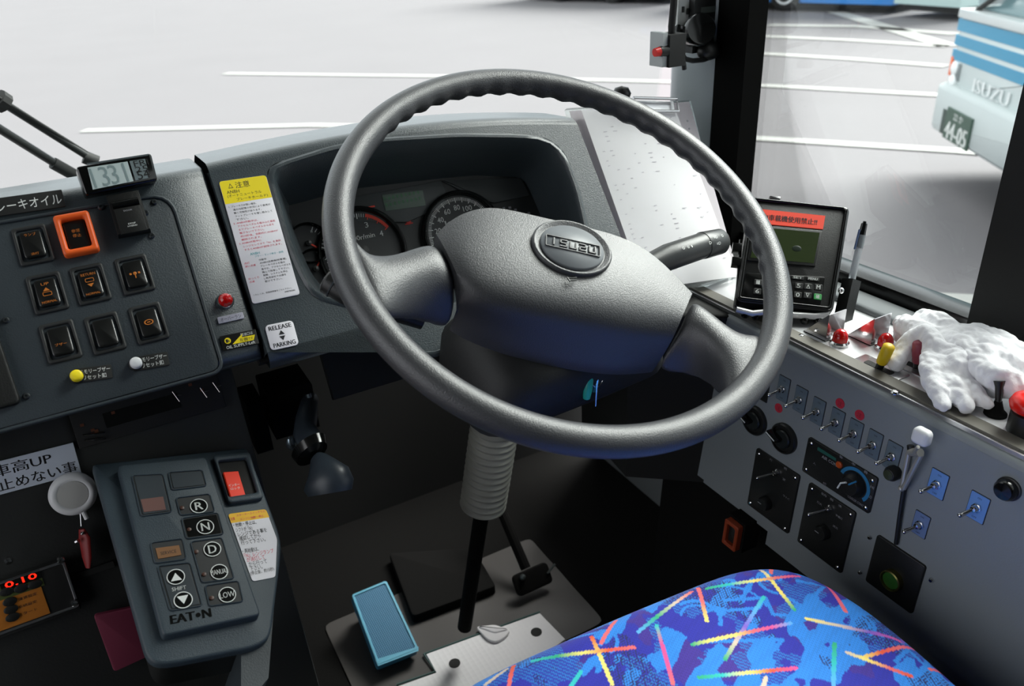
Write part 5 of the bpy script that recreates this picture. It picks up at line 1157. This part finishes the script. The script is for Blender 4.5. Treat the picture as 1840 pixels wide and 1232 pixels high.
for q in ((545,105),(595,125)): p=pv(*q,.962); m=MB(); m.box(p.x-.0012,p.x+.0012,p.y,p.y+.004,p.z-.004,p.z+.004); m.build('slot',BLK,t)
for q in ((480,325),(530,345)): p=pv(*q,.955); m=MB(); m.tube([p,p+Vector((.004,.012,0))],.007,14); m.build('bracket_bolt',CHR,t)
p=pv(568,360,.955); m=MB(); m.box(p.x-.005,p.x+.004,p.y,p.y+.01,p.z-.009,p.z+.009); m.build('bracket_block',BLK,t)
# ------------------------------------------------------------------ white gloves
GLV=mat('white_cotton',(240,240,243),.9,bump=.35,bscale=350,sheen=.3)
def glove(name,lab,fingers,palm,blobs):
    """palm and fingers as overlapping soft tubes, fused by a voxel remesh into one knitted surface"""
    m=MB()
    def chain(P,R):
        P=[Vector(p) for p in P]; Q=[];S=[]
        for i in range(len(P)-1):
            for k in range(6):
                t=k/6; p0=P[max(i-1,0)];p1=P[i];p2=P[i+1];p3=P[min(i+2,len(P)-1)]
                Q.append(.5*((2*p1)+(p2-p0)*t+(2*p0-5*p1+4*p2-p3)*t*t+(3*p1-p0-3*p2+p3)*t**3)); S.append(R[i]*(1-t)+R[i+1]*t)
        Q.append(P[-1]); S.append(R[-1]); m.tube(Q,S,16); m.ball(Q[-1],S[-1]*.99,16); m.ball(Q[0],S[0]*.99,16)
    for k,(p,r) in enumerate(palm): pass
    ax=(Vector(palm[-1][0])-Vector(palm[0][0])); wdv=Vector((-ax.y,ax.x,0)).normalized()
    for off in (-1,0,1):
        chain([Vector(p)+wdv*off*r[0]*.62 for p,r in palm],[r[1]*(1 if off==0 else .85) for p,r in palm])
    for root,pts in fingers: chain([palm[root][0]]+[p for p,r in pts],[pts[0][1]]+[r for p,r in pts])
    o=m.build(name,GLV)
    q=o.modifiers.new('rm','REMESH'); q.mode='VOXEL'; q.voxel_size=.0015; q.use_smooth_shade=True
    q=o.modifiers.new('sm0','SMOOTH'); q.iterations=6
    tx=bpy.data.textures.new(name+'_w','CLOUDS'); tx.noise_scale=.016
    q=o.modifiers.new('dis','DISPLACE'); q.texture=tx; q.strength=.0055; q.mid_level=.5; q.texture_coords='LOCAL'
    tx2=bpy.data.textures.new(name+'_w2','WOOD'); tx2.noise_scale=.012; tx2.wood_type='BANDNOISE'; tx2.turbulence=9
    q=o.modifiers.new('dis2','DISPLACE'); q.texture=tx2; q.strength=.0016; q.mid_level=.5; q.texture_coords='LOCAL'
    q=o.modifiers.new('sm','SMOOTH'); q.iterations=2
    dg=bpy.context.evaluated_depsgraph_get(); m2=bpy.data.meshes.new_from_object(o.evaluated_get(dg)); m2.name=name; bpy.data.objects.remove(o)
    m2.materials.clear(); m2.materials.append(GLV); m2.polygons.foreach_set('use_smooth',[True]*len(m2.polygons)); m2.polygons.foreach_set('material_index',[0]*len(m2.polygons))
    o=bpy.data.objects.new(name,m2); COL.objects.link(o); return tag(o,lab,'glove',"pair of white cotton work gloves on the shelf")
def g6(x,y,z): # photo point in the zoomed crop -> a point z above the shelf
    return FS.hit(*z6(x,y),z)
glove('cotton_glove','white cotton glove in front, its fingers draped around the dusky red lever',
 [(0,[(g6(950,340,.036),.012),(g6(890,245,.044),.0105),(g6(810,235,.040),.010),(g6(735,310,.026),.0105),(g6(650,425,.011),.0095)]),
  (0,[(g6(925,400,.028),.012),(g6(915,330,.034),.011)]),
  (1,[(g6(1090,490,.026),.013),(g6(1150,535,.020),.012),(g6(1200,560,.014),.010)]),
  (1,[(g6(1090,430,.034),.013),(g6(1080,370,.036),.012),(g6(1020,360,.036),.011)])],
 [(g6(975,430,.026),(.018,.015)),(g6(1000,510,.022),(.024,.015)),(g6(1040,590,.018),(.026,.013)),(g6(1090,660,.014),(.030,.012)),(g6(1130,715,.011),(.034,.009))],[])
glove('cotton_glove','white cotton glove behind, its fingers pointing at the lamps, its cuff at the window',
 [(0,[(g6(860,230,.036),.0135),(g6(760,190,.032),.013),(g6(700,160,.026),.0115)]),
  (0,[(g6(1000,190,.042),.014),(g6(910,150,.038),.0135),(g6(840,130,.032),.012)]),
  (0,[(g6(880,270,.020),.012),(g6(760,255,.014),.0115),(g6(690,225,.011),.010)]),
  (2,[(g6(1270,400,.040),.016),(g6(1150,380,.036),.014),(g6(1050,390,.032),.012)]),
  (2,[(g6(1330,520,.030),.014),(g6(1260,470,.028),.013),(g6(1200,440,.024),.0115)]),
  (3,[(g6(1400,590,.022),.014),(g6(1300,570,.018),.012)])],
 [(g6(1020,270,.034),(.022,.016)),(g6(1160,300,.036),(.032,.020)),(g6(1300,380,.034),(.038,.022)),(g6(1430,460,.034),(.040,.020)),(g6(1560,530,.028),(.042,.018)),(g6(1700,620,.020),(.042,.014))],[])
# ------------------------------------------------------------------ wipers outside
t=thing('windscreen_wiper','black double windscreen wiper arm crossing the glass at the far left','wiper',Frame((0,0,0),(1,0,0),(0,1,0)))
zw=lambda x,y:(x/4.107,160+y/4.107)
def ww(x,y,Y): d=ray(*zw(x,y)); return d*(Y/d.y)
m=MB(); a=ww(690,525,1.50); b=ww(-500,-230,1.44); m.tube([a,a.lerp(b,.55),b],[.006,.0065,.007],12); m.build('wiper_arm',BLK,t)
m=MB(); m.tube([ww(720,540,1.50),ww(620,500,1.50)],.011,12); m.build('arm_head',BLKM,t)
m=MB(); m.tube([ww(660,480,1.50),ww(40,95,1.45),ww(-400,-190,1.42)],.0028,8); m.build('washer_hose',BLKM,t)
m=MB(); m.tube([ww(40,110,1.46),ww(-20,70,1.455)],.016,10); m.build('arm_joint',BLKM,t)
t=thing('wiper_link_rod','black lower wiper link rod below the double wiper arm','wiper',Frame((0,0,0),(1,0,0),(0,1,0)))
m=MB(); m.tube([ww(560,640,1.50),ww(390,545,1.49)],.010,12); m.build('rod_sleeve',BLKM,t); m=MB(); m.tube([ww(400,545,1.49),ww(0,295,1.45),ww(-500,-20,1.40)],.0068,12); m.build('link_rod',BLK,t)
# ------------------------------------------------------------------ clock on the dash
Fk=Frame(FD.hit(213,310,.020),(.985,.10,.0),(-.03,.42,.90))
zc=lambda x,y:(x/4.107,160+y/4.107)
t=thing('digital_clock','black digital clock with a silvery display on the top edge of the dash','clock',Fk)
P_=[Fk.uv(*zc(*q)) for q in ((560,572),(1115,470),(1165,672),(632,785))]; pk=fillet(ccw(P_),.003,3)
m=MB(); m.prism(pk,-.018,0,.002); m.build('clock_case',BLKG,t,50)
Q=lambda *q:[Fk.uv(*zc(*a)) for a in q]
m=MB(); m.prism(Q((645,580),(940,535),(985,680),(685,742)),.0,.0006,mat=mat('lcd_silver',(196,210,208),.2)); m.prism(Q((955,532),(1070,515),(1105,655),(1000,675)),.0,.0006,mat=mat('lcd_grey',(120,132,134),.25)); scr=m.build('clock_display',None,t,0)
m=MB(); LC=mat('lcd_digit_pale',(140,158,158),.3)
x,y=Fk.uv(*zc(740,650)); m.ctext('13',x,y,.016,.020,.0008,LC); x,y=Fk.uv(*zc(870,625)); m.ctext('31',x,y,.016,.020,.0008,LC)
x,y=Fk.uv(*zc(1058,630)); m.ctext('54',x,y,.012,.009,.0008,BLKM); x,y=Fk.uv(*zc(1040,545)); m.ctext('FRI',x,y,.014,.006,.0008,BLKM); x,y=Fk.uv(*zc(1045,590)); m.ctext('25',x,y,.012,.006,.0008,BLKM); m.build('clock_digits',None,scr,0)
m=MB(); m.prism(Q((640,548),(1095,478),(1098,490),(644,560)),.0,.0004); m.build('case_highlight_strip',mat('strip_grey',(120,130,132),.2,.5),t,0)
# ------------------------------------------------------------------ vehicles outside
BW=mat('bus_white',(202,211,211),.35); BB=mat('bus_blue_stripe',(62,146,182),.35); BGL=mat('bus_glass',(120,150,155),.08,spec=.8); TYR=mat('tyre',(28,28,28),.8); BUMP=mat('bus_bumper',(190,198,198),.4)
cA=ray(1685.5,236); cA=cA*((G+.30)/cA.z)
dF=Vector((-.575,-.818,0)).normalized(); nF=Vector((-.818,.575,0)).normalized()
FBu=Frame(cA+Vector((0,0,-(cA.z-G)))+Vector((0,0,0)),dF,(0,0,1))   # x along the bus front, y up, z toward the nose
if FBu.z.dot(nF)<0: pass
t=thing('parked_bus','white bus with pale blue stripes parked outside the side window, nose towards us','bus',FBu)
Wb=2.4; s_z=1
def bq(q,h=0): return FBu.uv(*q,h)
sg=1 if FBu.z.dot(nF)>0 else -1
m=MB()
def bx(x0,x1,y0,y1,z0,z1,c=0,mt=None): m.box(x0,x1,y0,y1,min(z0*sg,z1*sg),max(z0*sg,z1*sg),c,mt)
top=1.07
m.prism(rrect(Wb,.62,.04,3,Wb/2,.85),-9,0,.05) ; m.build('body_lower',BW,t,50)
m=MB(); m.prism(rrect(Wb,1.75,.10,4,Wb/2,2.05),-9,-.10,.08); m.build('body_upper',BW,t,50)
m=MB(); m.prism(rrect(Wb+.04,.36,.05,3,Wb/2,.50),-.5,.07,.05); m.prism(rrect(Wb,.3,.03,2,Wb/2,.45),-9,-.4); m.build('bumper',BUMP,t,50)
m=MB(); m.prism(rrect(Wb-.12,1.35,.08,4,Wb/2,1.86),-.2,-.07,.02); ws=m.build('windscreen',BGL,t,50)
m=MB(); m.tube([(.15,1.18,-.04),(1.2,1.62,-.04)],.018,8); m.tube([(.95,1.18,-.04),(1.9,1.7,-.04)],.018,8); m.tube([(.2,1.13,-.03),(2.2,1.13,-.03)],.02,8); m.build('wiper_arms',TYR,ws)
m=MB(); m.box(.0,Wb,1.13,1.19,-.12,.02,.01); m.build('white_cowl',mat('cowl_white',(205,210,210),.3),t)
for k,(a,b) in enumerate(((1.04,1.12),(.94,1.01),(.84,.91))):
    m=MB(); m.box(-.006,Wb+.006,a,b,-9,.004,.0); m.build('blue_stripe',BB,t,0)
m=MB(); m.box(.03,.20,.70,.83,-.02,.012,.02); hb=m.build('headlamp_housing',mat('lamp_housing',(120,128,130),.3),t)
for x,y in ((.115,.79),(.115,.70)): m=MB(); m.lathe([(.05,0),(.05,.02),(.03,.035),(0,.04)],20,T=Matrix.Translation(Vector((x,y,0)))); m.build('headlamp',mat('headlamp_glass',(245,248,248),.1,coat=.5) if 'headlamp_glass' not in bpy.data.materials else bpy.data.materials['headlamp_glass'],hb)
m=MB(); m.box(-.012,.035,.72,.86,-.10,.008,.01); m.build('turn_signal',mat('amber_lens',(235,110,60),.2),t)
m=MB(); m.box(Wb-.20,Wb-.03,.65,.83,-.02,.012,.02); m.build('headlamp_housing',bpy.data.materials['lamp_housing'],t)
m=MB(); m.box(.20,.60,.34,.52,.02,.075,.01); m.build('plate_recess',mat('recess_dark',(50,66,60),.6),t)
m=MB(); x0b,y0b=.36,.42; m.box(.30,.74,.33,.55,.07,.085,.006,mat=mat('number_plate_green',(60,84,72),.5)); m.ctext('44-05',.52,.40,.38,.12,.0855,WINK,bold=.006); m.ctext('22 か',.52,.51,.16,.05,.0855,WINK); m.build('number_plate',None,t,0)
m=MB(); m.ctext('ISUZU',.75,.73,.55,.09,.012,mat('pale_letters',(240,244,244),.4),bold=.006); m.build('front_lettering',None,t,0)
for z in (-2.6,-7.2):
    for x in (.12,Wb-.12):
        m=MB(); T_=Matrix.Translation(Vector((x-.12,.48,z)))@Matrix.Rotation(math.pi/2,4,'Y'); m.lathe([(.25,0),(.46,0),(.48,.04),(.48,.20),(.46,.24),(.25,.24)],32,T=T_); m.build('tyre',TYR,t,50)
def far_bus(a,b,name,lab,body,stripe,wheels,h0=.35,nose=None,Hh=2.6,Wd=2.4):
    """a,b ground ends of the side facing us"""
    a=Vector((*a,G)); b=Vector((*b,G)); L=(b-a).length; F_=Frame(a,(b-a),(0,0,1)); t=thing(name,lab,'bus',F_,'buses parked across the lot')
    s=-1
    m=MB(); m.box(0,L,h0,1.15,-Wd,0,.05); m.build('body_lower',body,t); m=MB(); m.box(.03,L-.03,1.15,2.95,-Wd+.05,-.03,.08); m.build('body_upper',bpy.data.materials['bus_glass'],t); m=MB(); m.box(0,L,2.4,3.0,-Wd,0,.08); m.build('roof',BW,t)
    m=MB(); m.box(-.01,L+.01,h0-.06,h0+.38,-Wd,.01); m.build('skirt_stripe',stripe,t,0)
    for w_ in wheels:
        m=MB(); m.lathe([(.22,-.2),(.38,-.2),(.38,.02),(.35,.05),(.24,.05)],32,T=Matrix.Translation(Vector((w_,.38,.02)))); k=m.build('tyre',TYR,t,50)
        m=MB(); m.lathe([(.25,.03),(.24,.06),(.12,.03),(.10,.07),(0,.07)],28,T=Matrix.Translation(Vector((w_,.38,.02)))); m.build('wheel_hub',mat('hub_pale',(225,228,230),.4) if 'hub_pale' not in bpy.data.materials else bpy.data.materials['hub_pale'],k)
    m=MB(); m.box(.1,L-.1,.12,h0,-Wd+.1,-.15); m.build('chassis',TYR,t)
def gq(x,y): p=FG0.uv(x,y); return p
a=gq(1225,13); b=gq(1600,27)
far_bus(a,b,'parked_bus','blue bus seen side-on across the lot, only its skirt and pale wheel hub in view',mat('bus_blue',(45,130,205),.35),mat('bus_blue_dark',(35,120,195),.4),[(Vector(gq(1403,21))-Vector(a)).length],h0=.24)
a=gq(1604,30); b=gq(1720,40)
far_bus(a,b,'parked_bus','pale grey-green bus behind the nose of the striped bus',mat('bus_pale_green',(190,210,205),.4),mat('bus_pale_trim',(175,198,196),.4),[],h0=.3)
a=gq(935,1); b=gq(1200,9)
far_bus(a,b,'parked_bus','farthest parked bus left of the corner pillar, a dark blue sliver at the top edge',mat('bus_navy',(60,90,120),.4),mat('bus_grey_trim',(110,125,130),.4),[1.6,(Vector(b)-Vector(a)).length-1.8])
